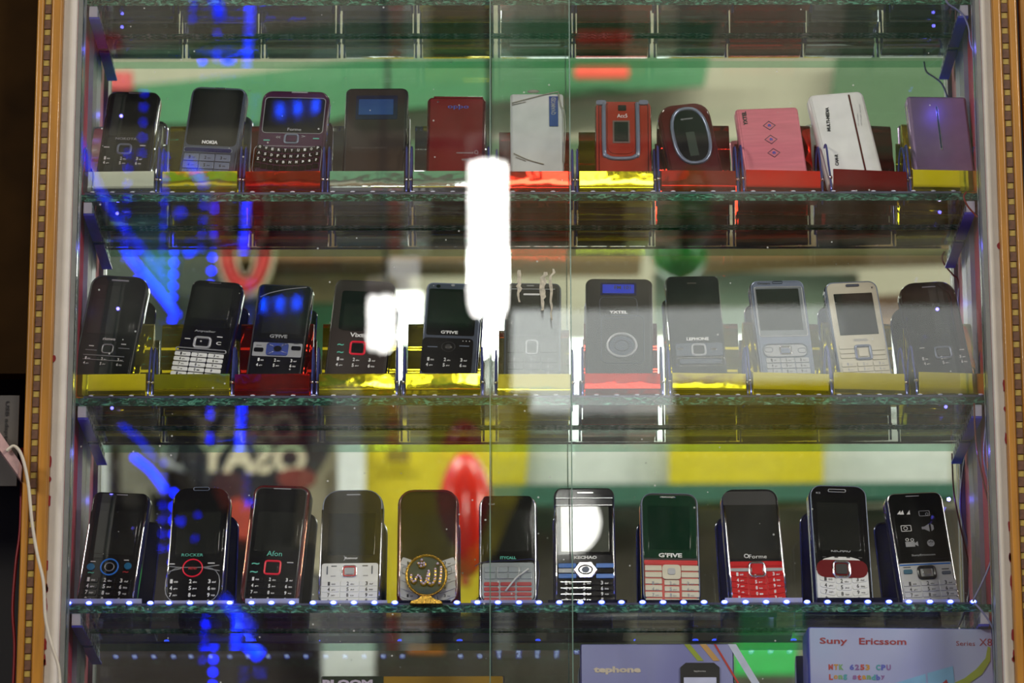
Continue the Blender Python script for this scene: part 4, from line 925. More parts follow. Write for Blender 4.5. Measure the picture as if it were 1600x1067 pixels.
for sx, sy in ((-1, 1), (1, 1), (-1, -1), (1, -1)):
    tube('cross_ridge', [Vector((p.uv(430+sx*6, 546+sy*4)[0], -0.0018, p.uv(430+sx*6, 546+sy*4)[1])), Vector((p.uv(430+sx*15, 546+sy*8)[0], -0.0016, p.uv(430+sx*15, 546+sy*8)[1]))], 0.0004, chrome, p.e, n=5, res=1)
p.dashes(400, 459, 539, 9, prd); p.legends(403, 562, 455, 562, 1, size=5); p.legends(401, 570, 454, 570, 1, size=5, start=3); p.side(0.75)
PHR = p
p = Phone(2, 552, Y2, 435, 97, 4.0, -3, 'dark brown phone behind the small lamp glare on the third shelf', rt=12, rb=8, body=black, rim=brown, rimw=2.5, face=brown)
p.plate('screen', 565, 485, 78, 62, black, 4); p.plate('display', 560, 496, 58, 42, lcd, 1, 0.0005, 0.0009)
p.text('Vixtel', 558, 523.5, 30, 7, prw, bold=0.03); p.ring('nav_ring', 556, 544, 26, 22, 3, redglow, 5); p.plate('nav_button', 556, 544, 18, 14, black, 3, w1=0.0012)
p.text('~', 529, 538, 10, 3, prt); p.text('~', 529, 550, 10, 3, prt); p.legends(528, 561, 578, 561, 1, size=5.5); p.legends(526.5, 570, 577, 570, 1, size=5.5, start=3)
p = Phone(2, 698, Y2, 439, 90, 3.0, -2, 'black phone with a grey blue frame and round centre key, fifth on the third shelf', rt=10, rb=6, body=navy, rim=silverblue, rimw=2.5, face=gun)
p.plate('screen', 703, 487, 76, 74, sglass, 3); p.plate('display', 704, 480, 66, 50, lcd, 1, 0.0005, 0.0009)
p.disc('camera_eye', 681, 445, 7, 5, black); p.disc('screw_mark', 704, 444, 6, 4, silver); p.text("G'FIVE", 700, 519, 27, 5, prw, bold=0.03)
p.plate('keypad_panel', 697, 556, 80, 56, black, 6, w1=0.0009); p.dashes(674, 724, 541.5, 16, silverblue); p.ring('nav_ring', 699, 542, 22, 16, 1, mblack, 6, 0.0012, 2); p.disc('nav_button', 699, 542, 10, 7.5, chrome, 0.0018)
p.legends(670, 561, 722, 561, 1, size=5.5, wv=0.0012); p.legends(668, 569.5, 721, 569.5, 1, size=5.5, start=3, wv=0.0012); p.text('. . .', 727, 534, 12, 1.5, prw, wv=0.0012)
p = Phone(2, 831, Y2, 439, 90, 0.8, 0, 'charcoal phone with square centre key behind the glue smears', rt=10, rb=8, body=mblack, rim=gun, rimw=2, face=mblack)
p.slot(829, 444.5, 12, 1.6, prg); p.slot(831, 458.5, 26, 3, prw); p.plate('screen', 833, 486, 76, 78, sglass, 3); p.plate('display', 833, 492, 62, 60, lcd, 1, 0.0005, 0.0009)
p.ring('nav_ring', 831, 543, 20, 23, 2.2, silver, 5, 0.002); p.keys(792, 534, 820, 552, 1, mblack, cols=1); p.keys(843, 534, 872, 552, 1, mblack, cols=1); p.keys(792, 556, 872, 590, 3, mblack, legends=prg, size=4.5)
p.plate('trim_line', 832, 450, 72, 1.2, silver, 0.5, w1=0.0009)
p = Phone(2, 968, Y2, 431, 106, 0.6, 0, 'large black phone with a big round silver ring and blue window, in a red holder', rt=11, rb=10, body=mblack, face=mblack, t=17)
p.plate('window', 968.5, 450, 57, 20, navy, 2, w1=0.0010); p.plate('window_screen', 968.5, 450, 50, 14, mat('blue_lit_window', s2l(30, 50, 170), 0.2, emit=(0.02, 0.05, 0.7), estr=0.25), 1, 0.0007, 0.0013); p.text('FM 101', 975, 448, 26, 6, prd, wv=0.0014)
p.ring('panel_line', 968, 480, 60, 34, 0.8, gun, 8, 0.0010); p.text('YXTEL', 968, 487, 29, 4.5, prw, bold=0.04); p.ring('speaker_ring', 972.5, 540, 50, 40, 4, silver, 20, 0.0026, 2.0); p.disc('speaker_dish', 972.5, 540, 40, 31, gun, 0.0008); p.ring('dish_ring', 972.5, 540, 24, 18, 1.2, mblack, 8, 0.0014, 2.0)
p.ring('panel_line', 974, 530, 68, 76, 0.9, gun, 9, 0.0010)
p = Phone(2, 1097, Y2, 428, 86, -2.2, 4, 'black slider phone with greenish screen and silver key strip, third shelf', rt=9, rb=6, body=black, rim=black, rimw=2, face=black)
p.slot(1089, 440.5, 15, 2.2); p.plate('screen', 1092, 490, 78, 76, sglass, 3); p.plate('display', 1091, 492, 68, 66, lcd, 1, 0.0005, 0.0009)
p.text('LEPHONE', 1094, 529.5, 35, 5, prw, bold=0.03); p.plate('key_strip', 1096, 546, 74, 20, gun, 3, w1=0.0010); p.ring('nav_ring', 1095, 547, 24, 19, 3, silver, 6, 0.002); p.plate('nav_button', 1095, 547, 17, 13, mblack, 3, w1=0.0014)
p.plate('key', 1066, 546.5, 10, 4, chrome, 2, 0.0006, 0.0016); p.plate('key', 1118, 545.5, 11, 4, chrome, 2, 0.0006, 0.0016); p.ring('slide_trim', 1097, 566, 78, 14, 1.4, chrome, 4, 0.0018); p.plate('key_row', 1097, 565, 66, 7, gun, 3, w1=0.0014); p.side(0.7, chrome, -1)
p = Phone(2, 1235, Y2, 435, 88, -3.0, 6, 'silver blue phone with a grey screen and oval key pad on the third shelf', rt=12, rb=8, body=mat('purple_brown_flank', s2l(64, 44, 66), 0.25, 0.3), rim=silverblue, rimw=3, face=silverblue)
p.ring('earpiece', 1227, 439.5, 17, 4.5, 1.2, gun, 2, 0.0012); p.text('Oristern', 1205, 442, 20, 3.4, prd); p.ring('screen_trim', 1229, 486, 78, 80, 1.6, silver, 4, 0.0010); p.plate('screen', 1229, 486, 75, 77, lcdpale, 3, w1=0.0007); p.plate('display', 1227, 483, 68, 66, lcd, 1, 0.0006, 0.0010)
p.ring('nav_oval', 1231.5, 548, 72, 22, 1.8, gun, 10, 0.0014); p.plate('nav_panel', 1231.5, 548, 68, 18, silver, 9, w1=0.0009); p.ring('nav_ring', 1231.5, 548, 20, 14, 3, chrome, 3, 0.0022); p.plate('nav_button', 1231.5, 549, 13, 8, silverblue, 2, w1=0.0014)
p.ring('key', 1205, 548, 14, 8, 1, gun, 4, 0.0013); p.ring('key', 1258, 547, 14, 8, 1, gun, 4, 0.0013); p.keys(1200, 559, 1269, 594, 4, silver, gap=1.0, legends=prd, size=4.5)
p = Phone(2, 1357, Y2, 437, 86, -4.6, 6, 'cream silver phone with a dark screen and square centre key', rt=14, rb=8, body=navy, rim=silverblue, rimw=2.2, face=cream)
p.plate('earpiece', 1346, 444.5, 22, 4, gun, 2, 0.0004, 0.0012); p.disc('light_sensor', 1377, 447, 4, 3, chrome); p.plate('screen', 1348, 490, 62, 66, sglass, 1); p.plate('display', 1348, 490, 58, 62, lcd, 1, 0.0006, 0.0010)
p.text('-VIOVO-', 1351, 531.5, 25, 4.5, prg); p.keys(1316, 540, 1341, 562, 3, cream, cols=1, gap=1.2); p.keys(1366, 540, 1390, 562, 3, cream, cols=1, gap=1.2); p.ring('nav_ring', 1354, 551, 28, 24, 4, silverblue, 5, 0.0022); p.plate('nav_button', 1354, 551, 15, 13, cream, 2, w1=0.0016)
p.keys(1318, 565, 1394, 598, 4, cream, gap=1.2, legends=prg, size=4.5); p.side(0.8, chrome, -1)
p = Phone(2, 1482, Y2, 438, 92, -6.0, 7, 'black phone with a square centre key, rightmost on the third shelf', rt=24, rb=10, body=black, rim=black, rimw=2.5, face=black)
p.slot(1468, 447, 22, 1.6, prg); p.plate('screen', 1470, 488, 76, 66, sglass, 3); p.plate('display', 1471, 494, 64, 56, lcd, 1, 0.0005, 0.0009)
p.ring('nav_ring', 1480, 551, 28, 19, 3, silverblue, 5, 0.0020); p.plate('nav_button', 1480, 551, 20, 12, mblack, 3, w1=0.0012); p.dashes(1447, 1510, 545.5, 8, dy=-0.5)
p.legends(1448, 563, 1508, 563, 1, size=5); p.legends(1450, 570.5, 1510, 570.5, 1, size=5, start=3); p.side(0.8, chrome, -1)

# ---------- fourth shelf (row 3)
Y3 = 943
def edgelines(p, m=chrome, x=None, y0=0.06, y1=0.82, r=0.0007, inset=2.0):
    for sg in (-1, 1):
        xx = sg*(p.w/2-inset*p.kx)
        tube('side_trim', [Vector((xx, -0.0003, p.h*y0)), Vector((xx, -0.0006, p.h*0.5)), Vector((xx, -0.0003, p.h*y1))], r, m, p.e, n=6, res=2)
p = Phone(3, 163, Y3, 767, 92, 4.4, -8, 'black phone with a blue ring key and chrome side lines, leftmost on the lit shelf', rt=12, rb=8, body=navy, rim=black, rimw=2, face=black, t=14)
edgelines(p); p.slot(178, 772, 18, 1.6, prg); p.plate('screen', 172, 829, 76, 88, sglass, 3); p.plate('display', 173, 832, 64, 68, lcd, 1, 0.0005, 0.0009)
p.text('Suny  Ericssom', 168, 864, 52, 5.5, prw, bold=0.0); p.ring('nav_ring', 166.5, 886, 30, 27, 2.2, blueglow, 12, 0.0014, 2); p.ring('inner_ring', 166.5, 886, 16, 14, 1.4, silver, 8, 0.0014, 2)
p.disc('call_key', 137, 885, 13, 11, bluekey, 0.0016); p.disc('call_key', 196, 886, 12, 11, bluekey, 0.0016); p.dashes(140, 193, 876.5, 8); p.text('~', 138, 894, 10, 2.5, prt); p.text('~', 193, 895, 9, 2.5, prr)
p.keys(124, 902, 203, 942, 4, black, gap=1.6, legends=prw, size=6.5)
p = Phone(3, 302, Y3, 759, 92, 1.2, -5, 'black phone with a glowing red ring key and flared chrome sides', rt=22, rb=22, body=navy, rim=black, rimw=2, face=black, t=15)
p.ring('earpiece', 305, 762, 26, 6, 1.2, silverblue, 3, 0.0014); edgelines(p, y0=0.14, y1=0.86); p.plate('screen', 304, 829, 80, 100, sglass, 8); p.plate('display', 304, 832, 68, 66, lcd, 1, 0.0005, 0.0009)
p.text('ROCKER', 296.5, 867, 34, 4.5, prt, bold=0.0); p.ring('nav_ring', 298, 887.5, 33, 29, 2, redglow, 12, 0.0014, 2); p.text('MENU', 298, 888, 13, 4, prr, wv=0.001); p.dashes(264, 327, 880.5, 11, dy=0)
for a, b in (((258, 884), (282, 887)), ((258, 893), (280, 888)), ((340, 884), (314, 887)), ((341, 893), (316, 888))):
    tube('silver_line', [Vector((p.uv(*a)[0], -0.0009, p.uv(*a)[1])), Vector((p.uv(*b)[0], -0.0009, p.uv(*b)[1]))], 0.0004, silver, p.e, n=5, res=1)
p.legends(266, 908, 325, 908, 4, size=6.5, wv=0.0010) if False else p.legends(268, 908, 328, 940, 4, size=6.5, wv=0.0010)
p.ring('keypad_line', 299, 914, 86, 56, 1, silver, 22, 0.0008)
p = Phone(3, 420, Y3, 755, 93, 3.6, -6, 'dark phone with a red frame and red square ring key, third on the lit shelf', rt=16, rb=10, body=mblack, rim=maroond, rimw=6, face=black, t=15)
edgelines(p, mat('copper_trim', s2l(190, 130, 110), 0.2, 0.9), inset=1.0); p.slot(432, 762, 28, 1.6, prg); p.plate('screen', 427, 822, 78, 100, sglass, 6); p.plate('display', 427, 830, 66, 62, lcd, 1, 0.0005, 0.0009)
p.text('Afon', 425, 865, 24, 8, prt, bold=0.0); p.ring('nav_ring', 423, 887, 27, 23, 2.6, redglow, 5, 0.0018); p.plate('key', 423, 887, 17, 14, black, 3, w1=0.0012); p.text('~', 396, 880, 12, 3, prt); p.text('~', 394, 893, 12, 3, prt); p.dashes(450, 451, 880, 9)
p.keys(382, 901, 462, 942, 4, black, gap=1.8, r=2, legends=prw, size=5.5)
p = Phone(3, 545, Y3, 762, 97, 0.3, -4, 'phone with dark top, white keypad and a red square key on the lit shelf', rt=26, rb=14, body=gun, rim=silverblue, rimw=1.6, face=mat('smoke_grey_front', s2l(50, 48, 40), 0.06, ior=1.7), t=15)
edgelines(p, inset=1.2); p.slot(547, 771, 22, 1.8, prg); p.plate('display', 546, 834, 74, 66, lcd, 1, 0.0003, 0.0008); p.text('Romour', 547, 872, 20, 3.6, prw); p.text(')', 536, 872, 3, 8, prg)
p.plate('keypad_panel', 545, 912, 89, 64, white, 4, w1=0.0008, rb=12); p.ring('nav_ring', 544.5, 893, 24, 19, 2, chrome, 5, 0.0018); p.ring('red_ring', 544.5, 893, 20, 16, 2.2, redg, 4, 0.0016); p.plate('nav_button', 544.5, 893, 14, 10, silver, 2, w1=0.0018)
p.dashes(520, 569, 884.5, 9, prd); p.dashes(519, 570, 900, 8, prg); p.plate('side_key', 509.5, 891, 2, 13, gun, 0.8, w1=0.0012); p.plate('side_key', 580, 891, 2, 13, gun, 0.8, w1=0.0012)
p.keys(501, 908, 590, 944, 4, white, gap=0.9, r=1, legends=prd, size=6)
p = Phone(3, 668, Y3, 761, 97, 0.0, 0, 'red framed phone with silver curved keys standing behind the round medallion', rt=24, rb=16, body=maroond, rim=maroond, rimw=4, face=black, t=15)
edgelines(p, mat('rose_trim', s2l(235, 190, 180), 0.15, 0.8), inset=4.5); p.plate('screen', 669, 822, 86, 104, mat('smoke_brown_glass', s2l(40, 34, 28), 0.05, ior=1.75), 14); p.plate('display', 669, 836, 76, 68, lcd, 1, 0.0005, 0.0009)
p.plate('keypad_panel', 668, 910, 89, 64, silver, 4, w1=0.0008, rb=14); p.keys(625, 880, 712, 944, 5, silver, gap=1.1, r=2, bow=6, legends=prd, size=5); p.ring('side_key', 631, 892, 7, 12, 1, gun, 3, 0.0018); p.ring('side_key', 702, 892, 7, 12, 1, gun, 3, 0.0018)
p = Phone(3, 794, Y3, 771, 92, 0.0, 0, 'blue chrome framed phone with wrapped red and grey keys, sixth on the lit shelf', rt=18, rb=14, body=navy, rim=chrome, rimw=3, face=black, t=14)
p.plate('screen', 793, 823, 78, 100, sglass, 6); p.plate('display', 793, 828, 64, 66, lcd, 1, 0.0005, 0.0009); p.text('Dual', 768, 786, 9, 2.6, prg); p.text('ITYCALL', 794, 871.5, 25, 4.5, prt, bold=0.04)
p.plate('keypad_panel', 794, 910, 82, 62, mat('wrapped_grey_panel', s2l(150, 158, 162), 0.1, coat=1), 4, w1=0.0008, rb=12); p.keys(756, 885, 832, 906, 2, mat('wrapped_grey_key', s2l(140, 150, 156), 0.12, coat=1), cols=4, gap=1.2); p.ring('nav_ring', 794, 895, 34, 20, 1.4, silver, 4, 0.0018)
p.keys(755, 909, 832, 941, 4, mat('wrapped_red_key', s2l(176, 50, 56), 0.1, coat=1), gap=2.0, r=2)
tube('wrap_fold', [Vector((p.uv(*q)[0], -0.002, p.uv(*q)[1])) for q in ((742, 886), (756, 879), (800, 877), (841, 879), (838, 935))], 0.0004, navy, p.e, n=5, res=3)
tube('wrap_fold', [Vector((p.uv(*q)[0], -0.0022, p.uv(*q)[1])) for q in ((790, 925), (806, 905), (818, 896), (826, 890))], 0.0009, white, p.e, n=5, res=3)
p = Phone(3, 915, Y3, 759, 96, -0.2, 0, 'black phone with blue and chrome key bars on the lit shelf', rt=12, rb=8, body=navy, rim=black, rimw=2, face=black, t=15)
PH7 = p

p.slot(916, 768, 26, 3); p.plate('trim_line', 914, 776.5, 90, 1.6, chrome, 0.6, w1=0.0010); p.plate('trim_line', 914, 788, 90, 1.6, chrome, 0.6, w1=0.0010); p.plate('screen', 914, 828, 88, 78, sglass, 3); p.plate('display', 915, 826, 76, 72, mat('glossy_bright_display', s2l(84, 88, 80), 0.0, ior=2.4), 1, 0.0005, 0.0009)
edgelines(p, inset=3); p.text('KECHAO', 915.5, 871, 36, 5, prw, bold=0.05)
for Y, m in ((884, blueg), (892, silver), (900.5, blueg)):
    p.plate('key_bar', 887, Y, 28, 7, m, 1.5, w1=0.0014); p.plate('key_bar', 946, Y, 28, 7, m if m is blueg else black, 1.5, w1=0.0014)
u, v = p.uv(915.5, 891); hx = [(math.cos(PI*k/3)*20*p.kx, math.sin(PI*k/3)*15*p.ky) for k in range(6)]
newobj('nav_hexagon', prism('nav_hexagon', hx, 0.0002, 0.0020, 0.0004, lambda q: [(a*0.9, b*0.9) for a, b in hx]), chrome, p.e, loc=(u, 0, v)); p.ring('nav_ring', 915.5, 891, 24, 16, 3, black, 6, 0.0026, 2); p.disc('nav_button', 915.5, 891, 12, 10, gun, 0.0026)
p.keys(874, 907, 958, 942, 4, black, gap=2.0, r=1.5, legends=prw, size=6)
for k in range(4): p.plate('chrome_line', 900, 910+k*9.5, 48, 2.0, chrome, 0.8, 0.001, 0.0017)
p = Phone(3, 1050, Y3, 767, 92, 0.3, 3, 'phone with green tinted screen and cream keys divided by red lines', rt=18, rb=16, body=navy, rim=silverblue, rimw=1.6, face=mblack, t=15)
p.slot(1048, 775, 24, 2.6); p.plate('screen', 1050, 822, 84, 100, mat('green_reflection_glass', s2l(22, 58, 40), 0.03, ior=1.75), 12, rb=2); p.plate('display', 1049, 824, 66, 70, mat('green_reflection_display', s2l(12, 46, 32), 0.03, ior=1.7), 1, 0.0005, 0.0009); p.text("G'FIVE", 1049.5, 867.5, 37, 7, prw, bold=0.04)  # green aisle reflection painted into the glass and display colours
p.plate('red_bar', 1050, 879, 84, 7, redg, 1.5, w1=0.0012); p.plate('keypad_panel', 1050, 911, 84, 60, mat('rose_red_panel', s2l(190, 70, 62), 0.25), 4, w1=0.0008, rb=14); 
p.keys(1008, 883, 1036, 945, 6, cream, cols=1, gap=1.8, r=1); p.keys(1065, 883, 1094, 945, 6, cream, cols=1, gap=1.8, r=1); p.keys(1038, 906, 1063, 945, 4, cream, cols=1, gap=1.8, r=1)
p.plate('nav_pad', 1050.5, 894.5, 29, 23, cream, 5, 0.0006, 0.0020); p.plate('nav_button', 1050.5, 894, 12, 10, silver, 3, 0.0016, 0.0026); p.legends(1023, 912, 1078, 940, 4, prg, size=5.5, wv=0.0016)
p = Phone(3, 1187, Y3, 761, 90, -2.0, 6, 'black topped phone with bright red curved keypad, third from right on the lit shelf', rt=18, rb=6, body=navy, rim=black, rimw=1.6, face=black, t=15)
edgelines(p, y1=0.84, inset=2.5, r=0.0010); p.plate('visor', 1179, 777, 84, 22, mblack, 12, 0.0003, 0.0009, rb=1); p.plate('screen', 1182, 830, 82, 86, mat('dark_olive_glass', s2l(38, 38, 34), 0.05, ior=1.7), 2); p.plate('display', 1182, 825, 70, 72, lcd, 1, 0.0005, 0.0009)
p.text('Forme', 1188, 869.5, 28, 6, prw, bold=0.0); p.ring('logo_mark', 1170, 869, 8, 7, 1.6, prw, 3, 0.0009, 2)
p.plate('keypad_panel', 1185, 910, 84, 66, redg, 4, w1=0.0008); p.keys(1143, 877, 1227, 886, 1, redg, cols=2, gap=1.6, bow=0); p.keys(1143, 887, 1227, 894, 1, silver, cols=2, gap=1.6); p.keys(1143, 896, 1229, 942, 5, redg, gap=2.0, r=1.5, bow=3, legends=prw, size=5.5)
p.ring('nav_ring', 1185.5, 890.5, 28, 25, 4, chrome, 7, 0.0028); p.plate('nav_button', 1185.5, 890, 17, 16, redg, 4, w1=0.0022); p.dashes(1157, 1214, 881.5, 11)
p = Phone(3, 1321, Y3, 755, 92, 0.0, 7, 'tall dark phone with white keypad and a dark red oval round its chrome key', rt=18, rb=8, body=navy, rim=silverblue, rimw=1.8, face=black, t=17)
p.ring('earpiece', 1319, 765, 29, 5.5, 1.4, silver, 2.5, 0.0014); p.text('K2', 1289, 769, 7, 2.8, prg); p.plate('screen', 1318, 822, 78, 94, sglass, 4); p.plate('display', 1318, 822, 66, 76, lcd, 1, 0.0005, 0.0009); p.text('KECHAO', 1319, 860.5, 31, 4.5, prg, bold=0.03); p.side(0.83, chrome, -1); p.side(0.62, chrome, -1)
p.plate('keypad_panel', 1319, 908, 82, 76, white, 4, w1=0.0008, rt=26, rb=4); p.plate('red_oval', 1319, 889.5, 81, 28, maroon, 13, 0.0006, 0.0016); p.ring('nav_ring', 1318, 890, 30, 28, 4.5, chrome, 8, 0.0030); p.plate('nav_button', 1318, 890, 18, 16, mblack, 3, w1=0.0022)
p.keys(1282, 903.5, 1358, 944, 4, white, gap=1.2, r=3, bow=3, legends=prd, size=6.5); p.dashes(1296, 1344, 880.5, 10)
for k in range(4): p.plate('soft_mark', 1292+k*19, 871, 6, 1.8, prd, 0.6, 0.0008, 0.0011)
p = Phone(3, 1456, Y3, 767, 92, -4.6, 8, 'black and silver phone with white icons on its screen, rightmost on the lit shelf', rt=14, rb=10, body=navy, rim=chrome, rimw=2, face=black, t=16)
p.slot(1439, 774, 22, 1.6, prg); p.plate('screen', 1447, 822, 80, 104, sglass, 6); p.text('SunyEricssom', 1449, 867.5, 38, 4, prg)
# icons: bars, radio, camera, loudspeaker, film camera, bluetooth-like rune
def icon_geo(p, polys, m=prg): 
    for ol, X, Y in polys:
        u, v = p.uv(X, Y); newobj('screen_icon', prism('screen_icon', [(a*p.kx, b*p.ky) for a, b in ol], 0.0007, 0.0009), m, p.e, loc=(u, 0, v))
icon_geo(p, [([(-7, -3), (0, -3), (-1, 4)], 1423, 801), ([(0, -3), (6, -3), (6, 4)], 1427, 801), ([(-4, -2), (2, -2), (2, 4)], 1416, 802)], prw)
p.ring('screen_icon', 1456, 801, 18, 9, 1.2, prg, 2, 0.0010); p.ring('screen_icon', 1460, 802, 5, 5, 1, prg, 2, 0.0010, 2)
p.ring('screen_icon', 1425, 826, 17, 10, 1.2, prw, 1.5, 0.0010); p.ring('screen_icon', 1424, 826, 7, 6, 1, prw, 2, 0.0010, 2)
icon_geo(p, [([(-8, -2), (-4, -2), (4, -6), (4, 6), (-4, 2), (-8, 2)], 1458, 824), ([(0, -6), (4, -3), (4, 3), (0, 6)], 1465, 823), ([(-8, -4), (7, -4), (7, 4), (-8, 4)], 1430, 851), ([(-2, -1), (3, -4), (3, 4), (-2, 1)], 1439, 850)], prg)
p.ring('screen_icon', 1425, 844, 6, 5, 1.2, prw, 2, 0.0010, 2); p.ring('screen_icon', 1433, 844, 6, 5, 1.2, prw, 2, 0.0010, 2)
p.disc('screen_icon', 1462.5, 848, 12, 11, prg, 0.0010); p.text('*', 1462.5, 848, 8, 8, prd, wv=0.0011)
p.plate('keypad_panel', 1453, 911, 84, 64, silver, 3, w1=0.0008, rb=10); p.plate('blue_line', 1450, 882, 82, 2, blueg, 0.8, 0.0006, 0.0012); p.plate('key', 1422, 895, 14, 7, mat('steel_blue_key', s2l(60, 100, 120), 0.2), 2, 0.0006, 0.0016); p.plate('key', 1483, 894, 15, 5, gun, 2, 0.0006, 0.0016); p.dashes(1421, 1482, 888, 12, prd)
p.ring('nav_ring', 1452, 895, 30, 22, 5, black, 6, 0.0024); p.plate('nav_button', 1452, 894.5, 14, 10, chrome, 3, w1=0.0024)
p.keys(1413, 907, 1499, 943, 4, silver, gap=1.6, r=1.2, legends=prd, size=6); p.side(0.7, navy, -1)

# ---------- round medallion in front of the red framed phone
gold = mat('gold_metal', s2l(200, 160, 70), 0.25, 0.9, bump=0.3, nscale=300)
A = P(666, 941, 0.0015); s_ = (A-CAM).dot(FWD)/FPX
md = empty('medallion', 'round gilded medallion with jewelled calligraphy before the red framed phone', 'ornament', loc=(A.x, -0.001, ZSH[3]+0.0002))
md.rotation_euler = (math.radians(-8), 0, 0)
cz = 44*s_*1.1; R = 33*s_
newobj('gold_ring', ringmesh('gold_ring', ell(2*R, 2*R*1.06, 36), ell(2*R*0.88, 2*R*0.94, 36), -0.0018, 0.0012), gold, md, loc=(0, 0, cz))
newobj('green_disc', prism('green_disc', ell(2*R*0.93, 2*R*0.98, 36), -0.0014, -0.0004), mat('dark_green_enamel', s2l(6, 40, 34), 0.35), md, loc=(0, 0, cz))
bead = spheremesh('bead', 0.001, 7, 5); bead.materials.append(gold)
for k in range(40):
    a = 2*PI*k/40; newobj('rim_bead', bead, None, md, loc=(R*0.97*math.cos(a), -0.0008, cz+R*1.03*math.sin(a)))
gem = mat('violet_white_gem', s2l(205, 190, 230), 0.1, 0.2, coat=1.0, var=0.3, nscale=900)
gemm = spheremesh('gem', 0.00115, 6, 4); gemm.materials.append(gem)
# strokes in medallion pixels (x right, y up from disc centre)
ST = [[(23, 14), (23, 5), (22, -5), (20, -16)], [(14, 12), (14, 0), (13, -10), (8, -16), (3, -12), (4, 0), (4, 8)], [(4, 8), (1, -4), (-2, -14), (-7, -14), (-9, -4), (-11, -2)], [(-11, 0), (-15, -2), (-18, -12), (-22, -10), (-24, -4), (-23, 2)], [(-14, 20), (-10, 16), (-6, 20), (-2, 17), (-5, 13), (-12, 14)], [(-8, 25), (-7, 22)], [(19, 19), (16, 16)]]
for stq in ST:
    pts = [Vector((x*s_, -0.0006, cz+y*s_*1.05)) for x, y in stq]
    tube('gold_stroke', pts, 0.0014, gold, md, n=6, res=4)
    for a, b in zip(pts[:-1], pts[1:]):
        n = max(1, int((b-a).length/0.0023))
        for k in range(n): newobj('gem', gemm, None, md, loc=a.lerp(b, (k+0.5)/n)+Vector((0, -0.0014, 0)))
f1 = lambda q: [(x*(1-q*60), z) for x, z in [(26*s_, 0), (24*s_, 4*s_), (14*s_, 7*s_), (8*s_, 12*s_), (-8*s_, 12*s_), (-14*s_, 7*s_), (-24*s_, 4*s_), (-26*s_, 0)]]
newobj('gold_foot', prism('gold_foot', f1(0), -0.003, 0.0032, 0.0008, f1), gold, md)

# ================================================================ BOXES ON THE LOWEST SHELF
def carton_box(x0, x1, ytop, Y0, Y1_, mfront, mside, label, yaw=0):
    a = P(x0, ytop, Y0); b = P(x1, ytop, Y0)
    e0 = empty('phone_box', label, 'box', 'phone boxes on the lowest shelf', loc=((a.x+b.x)/2, Y0, SH[4]+0.0002)); e0.rotation_euler = (0, 0, math.radians(yaw))
    W = b.x-a.x; H = a.z-SH[4]-0.0002
    box('box_body', -W/2, W/2, 0, Y1_-Y0, 0, H, mside, e0, bev=0.0012)
    newobj('front_print', prism('front_print', rrect(W*0.985, H*0.99, 0.001, 0.001, 2), -0.0006, 0.0006), mfront, e0, loc=(0, 0, H/2))
    return e0, W, H, 1/1735
def gradmat(key, c0, c1, c2):
    m = bpy.data.materials.new(key); m.use_nodes = True; nt = m.node_tree; b = nt.nodes['Principled BSDF']
    tc = nt.nodes.new('ShaderNodeTexCoord'); mp = nt.nodes.new('ShaderNodeMapping'); mp.inputs['Scale'].default_value = (9, 9, 5); mp.inputs['Rotation'].default_value = (0, 0.6, 0)
    n = nt.nodes.new('ShaderNodeTexNoise'); n.inputs['Scale'].default_value = 1.2; n.inputs['Detail'].default_value = 1; cr = nt.nodes.new('ShaderNodeValToRGB'); e = cr.color_ramp.elements
    e[0].position = 0.35; e[0].color = (*c0, 1); e[1].position = 0.68; e[1].color = (*c2, 1); q = e.new(0.5); q.color = (*c1, 1)
    nt.links.new(tc.outputs['Object'], mp.inputs[0]); nt.links.new(mp.outputs[0], n.inputs['Vector']); nt.links.new(n.outputs['Fac'], cr.inputs[0]); nt.links.new(cr.outputs[0], b.inputs['Base Color'])
    b.inputs['Roughness'].default_value = 0.2; b.inputs['Coat Weight'].default_value = 0.5; return m
bx, W, H, u = carton_box(1262, 1552, 981, 0.004, 0.045, gradmat('pale_blue_print', s2l(128, 134, 190), s2l(168, 176, 214), s2l(150, 186, 222)), mat('deep_blue_card', s2l(52, 64, 170), 0.3), 'large pale blue phone box with red maker lettering at the lower right', 3)
def btext(e, W, H, x0b, ytop, st, X, Y, w, h, m, bold=0.02, ang=0, wv=0.0009):
    V, F = textgeo([(st, (X-x0b)*u-W/2, H-(Y-ytop)*u*1.0, w*u, h*u, ang, bold)], wv); newobj('box_print', meshof('box_print', V, F), m, e)
redp = mat('dark_red_ink', s2l(150, 32, 48), 0.4)
btext(bx, W, H, 1262, 981, 'Suny', 1299, 1003, 41, 12, redp); btext(bx, W, H, 1262, 981, 'Ericssom', 1372, 1002, 70, 10, redp)
btext(bx, W, H, 1262, 981, 'Series', 1495, 1004, 28, 7, redp, 0.0); btext(bx, W, H, 1262, 981, 'X8', 1525, 1002, 19, 11, redp, 0.0)
def rainbow(st, X0, Y, cw, h, cols):
    for k, ch in enumerate(st):
        if ch != ' ': btext(bx, W, H, 1262, 981, ch, X0+k*cw, Y, cw*0.84, h if ch.isupper() or ch.isdigit() or ch in 'tdbg' else h*0.75, cols[k % len(cols)], 0.05)
RC = [mat('ink_'+n, c, 0.4) for n, c in (('red', s2l(180, 70, 70)), ('orange', s2l(190, 140, 60)), ('green', s2l(110, 160, 100)), ('teal', s2l(70, 150, 160)), ('blue', s2l(80, 90, 180)), ('purple', s2l(130, 90, 150)))]
rainbow('MTK 6253 CPU', 1294, 1041, 7.8, 8.5, RC); rainbow('Long standby', 1294, 1056, 7.0, 8.5, RC)
